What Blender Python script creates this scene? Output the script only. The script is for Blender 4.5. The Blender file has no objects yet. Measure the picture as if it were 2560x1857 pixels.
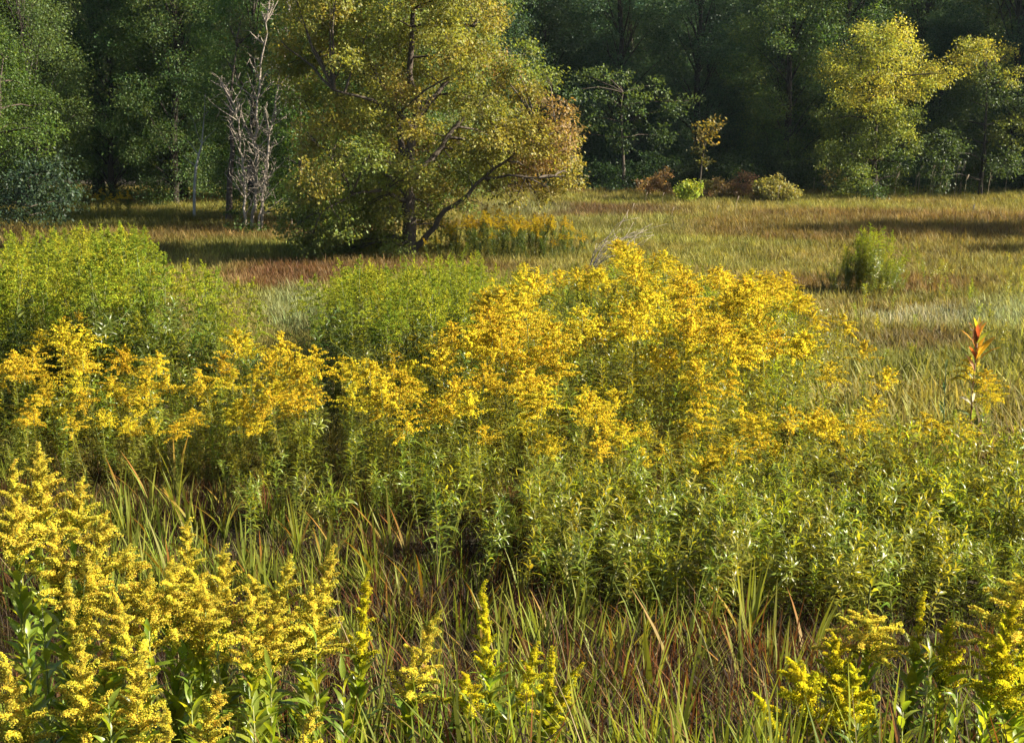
import bpy, math, random
import numpy as np
from mathutils import Vector, Matrix

random.seed(11)
rng = np.random.default_rng(11)
C = bpy.context.scene.collection
scene = bpy.context.scene
R = math.radians

# ------------------------------------------------------------------ camera
CAM_H, PITCH, FPX = 3.5, 10.6, 3517.0
cam_d = bpy.data.cameras.new('camera')
cam_d.sensor_width = 36.0
cam_d.lens = 36.0 * FPX / 2560.0
cam_d.clip_start, cam_d.clip_end = 0.1, 2000.0
cam = bpy.data.objects.new('camera', cam_d)
C.objects.link(cam)
cam.location = (0, 0, CAM_H)
cam.rotation_euler = (R(90 - PITCH), 0, 0)
scene.camera = cam

# ------------------------------------------------------------------ light
SUN_AZ, SUN_EL = 98.0, 32.0            # clockwise from the view direction (+Y)
world = bpy.data.worlds.new('World')
scene.world = world
world.use_nodes = True
wn = world.node_tree
sky = wn.nodes.new('ShaderNodeTexSky')
sky.sky_type = 'NISHITA'
sky.sun_disc = False
sky.sun_elevation = R(SUN_EL)
sky.sun_rotation = R(SUN_AZ)
bg = wn.nodes['Background']
bg.inputs['Strength'].default_value = 0.052
wn.links.new(sky.outputs[0], bg.inputs['Color'])
sun_d = bpy.data.lights.new('sun', 'SUN')
sun_d.energy = 5.0
sun_d.angle = R(0.5)
sun_d.color = (1.0, 0.90, 0.74)
sun = bpy.data.objects.new('sun', sun_d)
C.objects.link(sun)
to_sun = Vector((math.sin(R(SUN_AZ)) * math.cos(R(SUN_EL)), math.cos(R(SUN_AZ)) * math.cos(R(SUN_EL)), math.sin(R(SUN_EL))))
sun.rotation_euler = (-to_sun).to_track_quat('-Z', 'Y').to_euler()
sun.location = to_sun * 60
scene.view_settings.view_transform = 'Standard'
scene.view_settings.look = 'None'
scene.view_settings.gamma = 1.0
scene.view_settings.exposure = 2.0
scene.cycles.max_bounces = 6
scene.cycles.diffuse_bounces = 3
scene.cycles.transmission_bounces = 4
scene.cycles.transparent_max_bounces = 4

# ------------------------------------------------------------------ where things stand
K = 2560.0 / 2268.0
def smooth(e0, e1, x):
    t = np.clip((np.asarray(x, float) - e0) / (e1 - e0), 0, 1)
    return t * t * (3 - 2 * t)
def ground_z(x, y):
    x = np.asarray(x, float); y = np.asarray(y, float)
    bank = 1.9 * (1 - smooth(0.0, 9.0, y))
    bank = np.where(y < 0, 1.9, bank)
    bumps = 0.07 * np.sin(x * 0.31 + 1.3) * np.sin(y * 0.23) * smooth(14, 24, y)
    rise = 0.34 * np.maximum(0, y - 74) * smooth(74, 90, y)
    rise = np.minimum(rise, 60)
    return bank + bumps + rise
cp, sp = math.cos(R(PITCH)), math.sin(R(PITCH))
def ray(px, py):
    u = (px * K - 1280.0) / FPX
    v = -(py * K - 928.5) / FPX
    return Vector((u, cp + v * sp, v * cp - sp))
def at(px, py, y):
    d = ray(px, py)
    return Vector((0, 0, CAM_H)) + d * (y / d.y)
def on_ground(px, py, z=None):
    d = ray(px, py)
    t = 3.0
    for _ in range(900):
        p = Vector((0, 0, CAM_H)) + d * t
        if p.z <= float(ground_z(p.x, p.y)) + (z or 0): break
        t += 0.02 + t * 0.002
    return p
def project(x, y, z):
    yc = y * cp - (z - CAM_H) * sp
    zc = y * sp + (z - CAM_H) * cp
    return (1280.0 + FPX * x / yc) / K, (928.5 - FPX * zc / yc) / K
def in_poly(px, py, poly):
    px = np.asarray(px); py = np.asarray(py)
    res = np.zeros(px.shape, bool)
    n = len(poly); j = n - 1
    for i in range(n):
        xi, yi = poly[i]; xj, yj = poly[j]
        c = ((yi > py) != (yj > py)) & (px < (xj - xi) * (py - yi) / (yj - yi + 1e-9) + xi)
        res ^= c
        j = i
    return res
def vnoise(x, y, s, seed=0):
    """smooth value noise, 0..1"""
    x = np.asarray(x, float) / s + 100; y = np.asarray(y, float) / s + 100
    xi = np.floor(x).astype(np.int64); yi = np.floor(y).astype(np.int64)
    fx = x - xi; fy = y - yi
    fx = fx * fx * (3 - 2 * fx); fy = fy * fy * (3 - 2 * fy)
    def h(a, b):
        n = (a * 374761393 + b * 668265263 + seed * 974634777) & 0x7fffffff
        n = ((n ^ (n >> 13)) * 1274126177) & 0x7fffffff
        n = n ^ (n >> 16)
        return (n & 0xffff) / 65535.0
    return (h(xi, yi) * (1 - fx) + h(xi + 1, yi) * fx) * (1 - fy) + (h(xi, yi + 1) * (1 - fx) + h(xi + 1, yi + 1) * fx) * fy

# ------------------------------------------------------------------ mesh helpers
class Geo:
    """triangles with one colour per vertex"""
    def __init__(s): s.V = []; s.F = []; s.Cl = []; s.n = 0
    def add(s, V, F, Cl):
        V = np.asarray(V, np.float32).reshape(-1, 3); F = np.asarray(F, np.int64).reshape(-1, 3)
        Cl = np.asarray(Cl, np.float32)
        if Cl.ndim == 1: Cl = np.tile(Cl[:3], (len(V), 1))
        s.V.append(V); s.F.append(F + s.n); s.Cl.append(Cl[:, :3]); s.n += len(V)
        return s
    def many(s, tV, tF, M, T, Cl):
        """copies of a template: M (N,3,3), T (N,3), Cl (N,3)"""
        N = len(T); k = len(tV)
        V = np.einsum('nij,kj->nki', M, tV) + T[:, None, :]
        F = tF[None, :, :] + (np.arange(N) * k)[:, None, None]
        Cl = np.asarray(Cl, np.float32)
        if Cl.ndim == 2: Cl = np.repeat(Cl[:, None, :], k, 1)
        return s.add(V.reshape(-1, 3), F.reshape(-1, 3), Cl.reshape(-1, 3))
    def arrays(s): return np.concatenate(s.V), np.concatenate(s.F), np.concatenate(s.Cl)
    def mesh(s, name, mat, smooth_=False):
        V, F, Cl = s.arrays()
        me = bpy.data.meshes.new(name)
        me.vertices.add(len(V)); me.vertices.foreach_set('co', V.astype(np.float32).ravel())
        me.loops.add(len(F) * 3); me.loops.foreach_set('vertex_index', F.astype(np.int32).ravel())
        me.polygons.add(len(F)); me.polygons.foreach_set('loop_start', np.arange(0, len(F) * 3, 3, dtype=np.int32))
        if smooth_: me.polygons.foreach_set('use_smooth', np.ones(len(F), bool))
        a = me.color_attributes.new('col', 'FLOAT_COLOR', 'POINT')
        a.data.foreach_set('color', np.concatenate([Cl, np.ones((len(V), 1))], 1).astype(np.float32).ravel())
        me.materials.append(mat)
        me.update()
        return me

def tube(g, pts, rad, col, sides=5):
    pts = [Vector(p) for p in pts]
    n = len(pts); V = []; F = []
    prev = None
    for i, p in enumerate(pts):
        d = (pts[min(i + 1, n - 1)] - pts[max(i - 1, 0)])
        if d.length < 1e-9: d = Vector((0, 0, 1))
        d.normalize()
        a = prev if prev is not None else (Vector((1, 0, 0)) if abs(d.x) < .9 else Vector((0, 1, 0)))
        a = (a - d * a.dot(d))
        if a.length < 1e-6: a = d.orthogonal()
        a.normalize(); prev = a
        b = d.cross(a)
        for k in range(sides):
            t = 2 * math.pi * k / sides
            V.append(p + (a * math.cos(t) + b * math.sin(t)) * rad[i])
    for i in range(n - 1):
        for k in range(sides):
            k2 = (k + 1) % sides
            a0, a1, b0, b1 = i * sides + k, i * sides + k2, (i + 1) * sides + k, (i + 1) * sides + k2
            F += [(a0, a1, b1), (a0, b1, b0)]
    V.append(pts[-1]); e = len(V) - 1
    for k in range(sides): F.append(((n - 1) * sides + k, (n - 1) * sides + (k + 1) % sides, e))
    g.add([tuple(v) for v in V], F, col)

def rot_dirs(d, up=None, spin=None):
    """(N,3,3) frames whose x axis is d and whose z axis is near up"""
    d = d / (np.linalg.norm(d, axis=1, keepdims=True) + 1e-9)
    if up is None: up = np.tile([0, 0, 1.0], (len(d), 1))
    y = np.cross(up, d); ln = np.linalg.norm(y, axis=1, keepdims=True)
    y = np.where(ln > 1e-3, y / (ln + 1e-9), np.array([[0, 1.0, 0]]))
    z = np.cross(d, y)
    if spin is not None:
        c, s_ = np.cos(spin)[:, None], np.sin(spin)[:, None]
        y, z = y * c + z * s_, z * c - y * s_
    return np.stack([d, y, z], 2)

def jitter(col, n, v=0.25, h=0.12, r=None):
    r = r or rng
    c = np.tile(np.asarray(col, float), (n, 1))
    c *= (1 + v * r.uniform(-1, 1, (n, 1)))
    c *= (1 + h * r.uniform(-1, 1, (n, 3)))
    return np.clip(c, 0, 1)

def leaf_template(width=.2, droop=.35, fold=.3, st=(0.0, .3, .68, 1.0), prof=(0, 1.0, .62, 0)):
    V = []; F = []
    idx = []
    for t, p in zip(st, prof):
        z = 0.12 * math.sin(t * 2.2) - droop * t * t
        w = width * .5 * p
        x = t * (1 - .12 * droop * t)
        if p == 0:
            V.append((x, 0, z)); idx.append((len(V) - 1,))
        else:
            V += [(x, w, z + fold * w), (x, 0, z), (x, -w, z + fold * w)]
            idx.append((len(V) - 3, len(V) - 2, len(V) - 1))
    for a, b in zip(idx[:-1], idx[1:]):
        if len(a) == 1: F += [(a[0], b[1], b[0]), (a[0], b[2], b[1])]
        elif len(b) == 1: F += [(a[0], a[1], b[0]), (a[1], a[2], b[0])]
        else: F += [(a[0], a[1], b[1]), (a[0], b[1], b[0]), (a[1], a[2], b[2]), (a[1], b[2], b[1])]
    return np.array(V, float), np.array(F)
LEAF = leaf_template()
LEAF_FLAT = leaf_template(.24, .18, .2)
LEAF_NARROW = leaf_template(.18, .55, .3)
LEAF_M = leaf_template(.17, .5, .3)
LEAF_LOW = leaf_template(.2, .4, .3, (0, .45, 1), (0, 1, 0))
TREE_LEAF = (np.array([(0, 0, 0), (.5, .32, .07), (1, 0, -.06), (.5, -.32, .07)], float), np.array([(0, 2, 1), (0, 3, 2)]))
def cup(spread=.5, n=4):
    V = [(0, 0, 0)]
    for k in range(n):
        a = 2 * math.pi * k / n
        V.append((math.cos(a) * spread, math.sin(a) * spread, 1 - .15 * (k % 2)))
    return np.array(V, float), np.array([(0, 1 + k, 1 + (k + 1) % n) for k in range(n)])
CUP = cup()

# ------------------------------------------------------------------ materials
def plant_mat(name, trans=.35, rough=.42, spec=.5, var=.25, noise=40.0, bump=0.0, hue=.03, inst=False, tcol=(1.25, 1.2, .6)):
    m = bpy.data.materials.new(name); m.use_nodes = True
    nt = m.node_tree; N = nt.nodes; L = nt.links
    N.clear()
    out = N.new('ShaderNodeOutputMaterial')
    at_ = N.new('ShaderNodeAttribute'); at_.attribute_name = 'col'
    oi = N.new('ShaderNodeObjectInfo')
    tc = N.new('ShaderNodeTexCoord')
    nz = N.new('ShaderNodeTexNoise'); nz.inputs['Scale'].default_value = noise; nz.inputs['Detail'].default_value = 2
    L.new(tc.outputs['Object'], nz.inputs['Vector'])
    mr = N.new('ShaderNodeMapRange'); mr.inputs[3].default_value = 1 - var; mr.inputs[4].default_value = 1 + var
    L.new(oi.outputs['Random'], mr.inputs[0])
    mn = N.new('ShaderNodeMapRange'); mn.inputs[1].default_value = .3; mn.inputs[2].default_value = .7
    mn.inputs[3].default_value = .78; mn.inputs[4].default_value = 1.22
    L.new(nz.outputs[0], mn.inputs[0])
    mu = N.new('ShaderNodeMath'); mu.operation = 'MULTIPLY'
    L.new(mr.outputs[0], mu.inputs[0]); L.new(mn.outputs[0], mu.inputs[1])
    hs = N.new('ShaderNodeHueSaturation')
    mh = N.new('ShaderNodeMapRange'); mh.inputs[3].default_value = .5 - hue; mh.inputs[4].default_value = .5 + hue
    ml = N.new('ShaderNodeMath'); ml.operation = 'MULTIPLY'; ml.inputs[1].default_value = 7.31
    fr = N.new('ShaderNodeMath'); fr.operation = 'FRACT'
    L.new(oi.outputs['Random'], ml.inputs[0]); L.new(ml.outputs[0], fr.inputs[0]); L.new(fr.outputs[0], mh.inputs[0])
    L.new(mh.outputs[0], hs.inputs['Hue']); L.new(mu.outputs[0], hs.inputs['Value'])
    src = at_.outputs['Color']
    if inst:
        ai = N.new('ShaderNodeAttribute'); ai.attribute_type = 'INSTANCER'; ai.attribute_name = 'icol'
        mx = N.new('ShaderNodeMix'); mx.data_type = 'RGBA'; mx.blend_type = 'MULTIPLY'; mx.inputs[0].default_value = 1
        L.new(src, mx.inputs[6]); L.new(ai.outputs['Color'], mx.inputs[7]); src = mx.outputs[2]
    L.new(src, hs.inputs['Color'])
    pr = N.new('ShaderNodeBsdfPrincipled')
    pr.inputs['Roughness'].default_value = rough
    pr.inputs['Specular IOR Level'].default_value = spec
    L.new(hs.outputs[0], pr.inputs['Base Color'])
    if bump:
        bp = N.new('ShaderNodeBump'); bp.inputs['Strength'].default_value = bump; bp.inputs['Distance'].default_value = .02
        L.new(nz.outputs[0], bp.inputs['Height']); L.new(bp.outputs[0], pr.inputs['Normal'])
    if trans > 0:
        tr = N.new('ShaderNodeBsdfTranslucent')
        tm = N.new('ShaderNodeMix'); tm.data_type = 'RGBA'; tm.blend_type = 'MULTIPLY'; tm.inputs[0].default_value = 1
        tm.inputs[7].default_value = (*tcol, 1)
        L.new(hs.outputs[0], tm.inputs[6]); L.new(tm.outputs[2], tr.inputs['Color'])
        ms = N.new('ShaderNodeMixShader'); ms.inputs[0].default_value = trans
        L.new(pr.outputs[0], ms.inputs[1]); L.new(tr.outputs[0], ms.inputs[2]); L.new(ms.outputs[0], out.inputs[0])
    else:
        L.new(pr.outputs[0], out.inputs[0])
    return m
M_LEAF = plant_mat('plant_leaf', .56, .34, .5, .22, tcol=(1.6, 1.32, .45))
M_FLOWER = plant_mat('goldenrod_flower', .45, .8, .12, .10, noise=25, hue=.010, tcol=(1.1, 1.1, .8))
M_STEM = plant_mat('plant_stem', .0, .5, .3, .2)
M_TREELEAF = plant_mat('tree_leaf', .48, .5, .3, .14, noise=1.2, hue=.015, tcol=(1.45, 1.3, .6))
M_BARK = plant_mat('bark', 0, .9, .15, .12, noise=9, bump=.9, hue=.01)
M_GRASS = plant_mat('grass_blade', .42, .6, .12, .22, noise=8, hue=.02, inst=True, tcol=(1.2, 1.1, .6))
M_BLADE = plant_mat('reed_blade', .42, .55, .2, .2, noise=6, hue=.02)

# ------------------------------------------------------------------ object helpers
def obj(name, me, parent=None, loc=None, label=None, cat=None, group=None, kind=None):
    o = bpy.data.objects.new(name, me); C.objects.link(o)
    if parent is not None: o.parent = parent
    if loc is not None: o.location = loc
    if label: o['label'] = label
    if cat: o['category'] = cat
    if group: o['group'] = group
    if kind: o['kind'] = kind
    return o
def thing(name, loc, label, cat, group=None, rz=0.0, sc=1.0, tilt=(0, 0)):
    o = obj(name, None, None, loc, label, cat, group)
    o.rotation_euler = (tilt[0], tilt[1], rz); o.scale = (sc, sc, sc)
    o.empty_display_size = .1
    return o

def scatter(name, pts, rots, scls, idx, icol, protos, **kw):
    """one stuff object: prototypes instanced on points by geometry nodes"""
    n = len(pts)
    me = bpy.data.meshes.new(name)
    me.vertices.add(n); me.vertices.foreach_set('co', np.asarray(pts, np.float32).ravel())
    def attr(nm, tp, data, key):
        a = me.attributes.new(nm, tp, 'POINT'); a.data.foreach_set(key, np.asarray(data).ravel())
    attr('rot', 'FLOAT_VECTOR', np.asarray(rots, np.float32), 'vector')
    attr('scl', 'FLOAT_VECTOR', np.asarray(scls, np.float32), 'vector')
    attr('idx', 'INT', np.asarray(idx, np.int32), 'value')
    attr('icol', 'FLOAT_COLOR', np.concatenate([icol, np.ones((n, 1))], 1).astype(np.float32), 'color')
    o = obj(name, me, **kw)
    coll = bpy.data.collections.new(name + '_sources')
    for k, p in enumerate(protos):
        po = bpy.data.objects.new('%s_source_%02d' % (name, k), p); coll.objects.link(po)
    ng = bpy.data.node_groups.new(name + '_nodes', 'GeometryNodeTree')
    ng.interface.new_socket('Geometry', in_out='INPUT', socket_type='NodeSocketGeometry')
    ng.interface.new_socket('Geometry', in_out='OUTPUT', socket_type='NodeSocketGeometry')
    N = ng.nodes; L = ng.links
    gi = N.new('NodeGroupInput'); go = N.new('NodeGroupOutput')
    ip = N.new('GeometryNodeInstanceOnPoints'); ci = N.new('GeometryNodeCollectionInfo')
    ci.inputs['Collection'].default_value = coll
    ci.inputs['Separate Children'].default_value = True
    ci.inputs['Reset Children'].default_value = True
    ip.inputs['Pick Instance'].default_value = True
    def named(nm, tp):
        a = N.new('GeometryNodeInputNamedAttribute'); a.data_type = tp; a.inputs['Name'].default_value = nm
        return a.outputs['Attribute']
    L.new(gi.outputs[0], ip.inputs['Points']); L.new(ci.outputs[0], ip.inputs['Instance'])
    L.new(named('idx', 'INT'), ip.inputs['Instance Index'])
    L.new(named('rot', 'FLOAT_VECTOR'), ip.inputs['Rotation'])
    L.new(named('scl', 'FLOAT_VECTOR'), ip.inputs['Scale'])
    L.new(ip.outputs[0], go.inputs[0])
    mo = o.modifiers.new('scatter', 'NODES'); mo.node_group = ng
    return o

# ------------------------------------------------------------------ ground
def ground():
    xs = np.concatenate([np.linspace(-500, -60, 16), np.linspace(-50, 50, 81), np.linspace(60, 500, 16)])
    ys = np.concatenate([np.linspace(-300, -8, 10), np.linspace(-4, 80, 113), np.linspace(84, 140, 15), np.linspace(160, 700, 14)])
    X, Y = np.meshgrid(xs, ys)
    Z = ground_z(X, Y)
    V = np.stack([X, Y, Z], 2).reshape(-1, 3)
    nx = len(xs); F = []
    for j in range(len(ys) - 1):
        for i in range(nx - 1):
            a = j * nx + i
            F += [(a, a + 1, a + nx + 1), (a, a + nx + 1, a + nx)]
    g = Geo(); g.add(V, F, (.05, .04, .02))
    m = bpy.data.materials.new('meadow_soil'); m.use_nodes = True
    nt = m.node_tree; pr = nt.nodes['Principled BSDF']
    tc = nt.nodes.new('ShaderNodeTexCoord')
    nz = nt.nodes.new('ShaderNodeTexNoise'); nz.inputs['Scale'].default_value = .35; nz.inputs['Detail'].default_value = 6
    n2 = nt.nodes.new('ShaderNodeTexNoise'); n2.inputs['Scale'].default_value = 14; n2.inputs['Detail'].default_value = 5
    cr = nt.nodes.new('ShaderNodeValToRGB')
    cr.color_ramp.elements[0].position = .35; cr.color_ramp.elements[0].color = (.022, .014, .008, 1)
    cr.color_ramp.elements[1].position = .65; cr.color_ramp.elements[1].color = (.045, .036, .014, 1)
    mx = nt.nodes.new('ShaderNodeMix'); mx.data_type = 'RGBA'; mx.blend_type = 'OVERLAY'; mx.inputs[0].default_value = .7
    bp = nt.nodes.new('ShaderNodeBump'); bp.inputs['Strength'].default_value = .8; bp.inputs['Distance'].default_value = .05
    L = nt.links
    L.new(tc.outputs['Object'], nz.inputs['Vector']); L.new(tc.outputs['Object'], n2.inputs['Vector'])
    L.new(nz.outputs[0], cr.inputs[0]); L.new(cr.outputs[0], mx.inputs[6]); L.new(n2.outputs[0], mx.inputs[7])
    L.new(mx.outputs[2], pr.inputs['Base Color']); L.new(n2.outputs[0], bp.inputs['Height']); L.new(bp.outputs[0], pr.inputs['Normal'])
    pr.inputs['Roughness'].default_value = .95
    me = g.mesh('ground', m, True)
    obj('ground', me, kind='structure', label='meadow soil under the grass and goldenrods, rising to a wooded slope')
ground()

# ================================================================== trees
BARK_D = (.060, .048, .036)
BARK_G = (.23, .195, .155)
def wobble_path(p0, p1, n, amp, r, sag=0.0):
    p0, p1 = Vector(p0), Vector(p1)
    L = (p1 - p0).length
    pts = []
    off = Vector((0, 0, 0))
    for i in range(n + 1):
        t = i / n
        if 0 < i: off = off * .7 + Vector((r.gauss(0, 1), r.gauss(0, 1), r.gauss(0, .6))) * amp * L / n
        p = p0.lerp(p1, t) + off * (1 if i < n else .5)
        p.z += sag * L * math.sin(math.pi * t)
        pts.append(p)
    return pts

def crown_leaves(g, clumps, size, per, palette, seed, droop=.3, aspect=.8, sub=.16):
    """clumps: (x, y, z, r, palette index or -1); leaves sit on small sprays spread through each clump"""
    r = np.random.default_rng(seed)
    pal = np.asarray(palette, float)
    for (cx, cy, cz, rad, ci) in clumps:
        ns = max(3, int(per * rad * rad * .55))
        d = r.normal(size=(ns, 3)); d /= np.linalg.norm(d, axis=1, keepdims=True)
        rr = rad * np.power(r.uniform(.12, 1.0, (ns, 1)), .45)
        sc = d * rr * np.array([1, 1, aspect]) + np.array([cx, cy, cz])
        m = 24
        pos = np.repeat(sc, m, 0) + r.normal(0, 1, (ns * m, 3)) * np.array([sub, sub, sub * .62])
        out = np.repeat(d, m, 0)
        ld = out * .8 + r.normal(0, .8, (ns * m, 3)); ld[:, 2] -= droop
        M = rot_dirs(ld, None, r.normal(0, .75, ns * m)) * (size * r.uniform(.65, 1.3, (ns * m, 1, 1)))
        which = np.full(ns, ci) if ci >= 0 else r.integers(0, len(pal), ns)
        base = pal[which] * (1 + .28 * r.uniform(-1, 1, (ns, 1)))
        Cl = np.repeat(base, m, 0) * (1 + .25 * r.uniform(-1, 1, (ns * m, 1)))
        Cl = np.clip(Cl * (1 + .10 * r.uniform(-1, 1, (ns * m, 3))), 0, 1)
        g.many(TREE_LEAF[0], TREE_LEAF[1], M, pos, Cl)

# ---- forest trees: prototypes whose meshes the copies share
FOREST_PAL = [
    [(.050, .100, .030), (.066, .116, .030), (.090, .130, .032)],
    [(.036, .080, .044), (.046, .090, .046), (.060, .102, .042)],
    [(.074, .120, .030), (.105, .150, .034), (.082, .122, .036)],
]
def forest_proto(seed, h, w, pal, low=.04, size=.09, per=130, poplar=False):
    r = random.Random(seed)
    gt = Geo()
    top = Vector((r.uniform(-.5, .5), r.uniform(-.5, .5), h * .93))
    tp = wobble_path((0, 0, -.3), top, 9, .05, r)
    r0 = .018 * h + .03
    tube(gt, tp, [r0 * .85 * (1 - .9 * i / 9) for i in range(10)], (.034, .028, .022), 7)
    gl = Geo()
    clumps = []
    n = int(38 if poplar else 36)
    for i in range(n):
        t = low + (1 - low) * ((i + r.random()) / n)
        prof = math.sin(math.pi * min(1, (t - low) / (1 - low) * .82 + .14)) ** .7
        rad = w * prof * math.sqrt(r.uniform(.25, 1.0))
        a = i * 2.399 + r.uniform(-.4, .4)
        p = Vector((math.cos(a) * rad, math.sin(a) * rad, t * h)) + Vector((top.x * t, top.y * t, 0))
        cr_ = w * r.uniform(.26, .46)
        clumps.append((p.x, p.y, p.z, cr_, -1))
        b0 = tp[max(1, min(8, int(t * 9 * .8)))]
        bp = wobble_path(b0, p, 4, .08, r, .05)
        tube(gl, bp, [r0 * .18 * (1 - .8 * k / 4) for k in range(5)], (.034, .028, .022), 4)
    gc = Geo()
    crown_leaves(gc, clumps, size, per, pal, seed, sub=.22)
    return gt.mesh('trunk', M_BARK, True), gl.mesh('limbs', M_BARK, True), gc.mesh('crown', M_TREELEAF)
protos = [
    forest_proto(1, 13.0, 2.6, FOREST_PAL[0], .05),
    forest_proto(2, 15.0, 3.1, FOREST_PAL[0], .12),
    forest_proto(3, 12.0, 2.3, FOREST_PAL[2], .06, .085, 110, True),
    forest_proto(4, 14.0, 2.9, FOREST_PAL[1], .03),
    forest_proto(5, 9.0, 2.6, FOREST_PAL[1], .02),
    forest_proto(6, 16.0, 2.5, FOREST_PAL[2], .08, .09, 105, True),
]
def plant_tree(name, k, x, y, sc, rz, label, cat='tree', group=None, pr=None):
    pr = pr or protos[k]
    t = thing(name, (x, y, float(ground_z(x, y)) - .05), label, cat, group, rz, sc)
    obj('trunk', pr[0], t)
    l = obj('limbs', pr[1], t); l['kind'] = 'stuff'
    c = obj('crown', pr[2], t); c['kind'] = 'stuff'
    return t
fr = random.Random(5)
# forest edge, then two rows behind it. x from disp px, y metres
edge = []
for i, px in enumerate(range(-420, 2760, 165)):
    if px < 1000: y = 47 + 3.5 * math.sin(px * .006) + fr.uniform(-1.5, 1.5)
    else: y = 63 + fr.uniform(-1.5, 2)
    edge.append((px + fr.uniform(-25, 25), y))
rows = [(e, 0) for e in edge]
for px in range(-520, 2860, 150): rows.append(((px + fr.uniform(-30, 30), (54 if px < 1000 else 69) + fr.uniform(-2, 2)), 1))
for px in range(-620, 2960, 150): rows.append(((px + fr.uniform(-30, 30), 75 + fr.uniform(-2, 2)), 2))
for (px, y), row in rows:
    p = at(px, 400, y)
    left = px < 1000
    k = fr.choice([0, 3, 3, 0, 4] if not left else [2, 5, 0, 1, 2])
    kind = {0: 'broad mid-green', 1: 'tall full-crowned', 2: 'light green', 3: 'bluish green', 4: 'low bushy', 5: 'slim light green'}[k]
    zone = ('at the left picture edge' if px < 150 else 'left of the dead trunks' if px < 480 else 'behind the dead trunks' if px < 650 else 'hidden behind the big tree' if px < 1100 else
            'right of the big tree' if px < 1400 else 'behind the yellow-topped sapling' if px < 1750 else 'behind the bright yellow-green tree' if px < 2080 else 'at the right picture edge')
    lab = kind + (' tree at the forest edge, ', ' tree in the second forest row, ', ' tree deep in the forest, ')[row] + zone
    grp = ('trees of the left forest edge' if left else 'trees of the right forest edge') if row == 0 else 'trees deeper in the forest'
    plant_tree('forest_tree', k, p.x, y, (fr.uniform(.58, .85) if left else fr.uniform(.8, 1.05)) if row == 0 else fr.uniform(.85, 1.15) * 1.1, fr.uniform(0, 6.28), lab, 'tree', grp)

# the far wooded slope reads as one mass
n = 420
fx = rng.uniform(-95, 95, n); fy = rng.uniform(78, 135, n)
scatter('far_wood', np.stack([fx, fy, ground_z(fx, fy) - .3], 1), np.stack([np.zeros(n), np.zeros(n), rng.uniform(0, 6.28, n)], 1),
        np.repeat(rng.uniform(.9, 1.35, (n, 1)), 3, 1), rng.integers(0, 4, n), np.ones((n, 3)),
        [protos[0][2], protos[1][2], protos[3][2], protos[5][2]], kind='stuff', label='dark wooded slope behind the forest edge')

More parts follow.
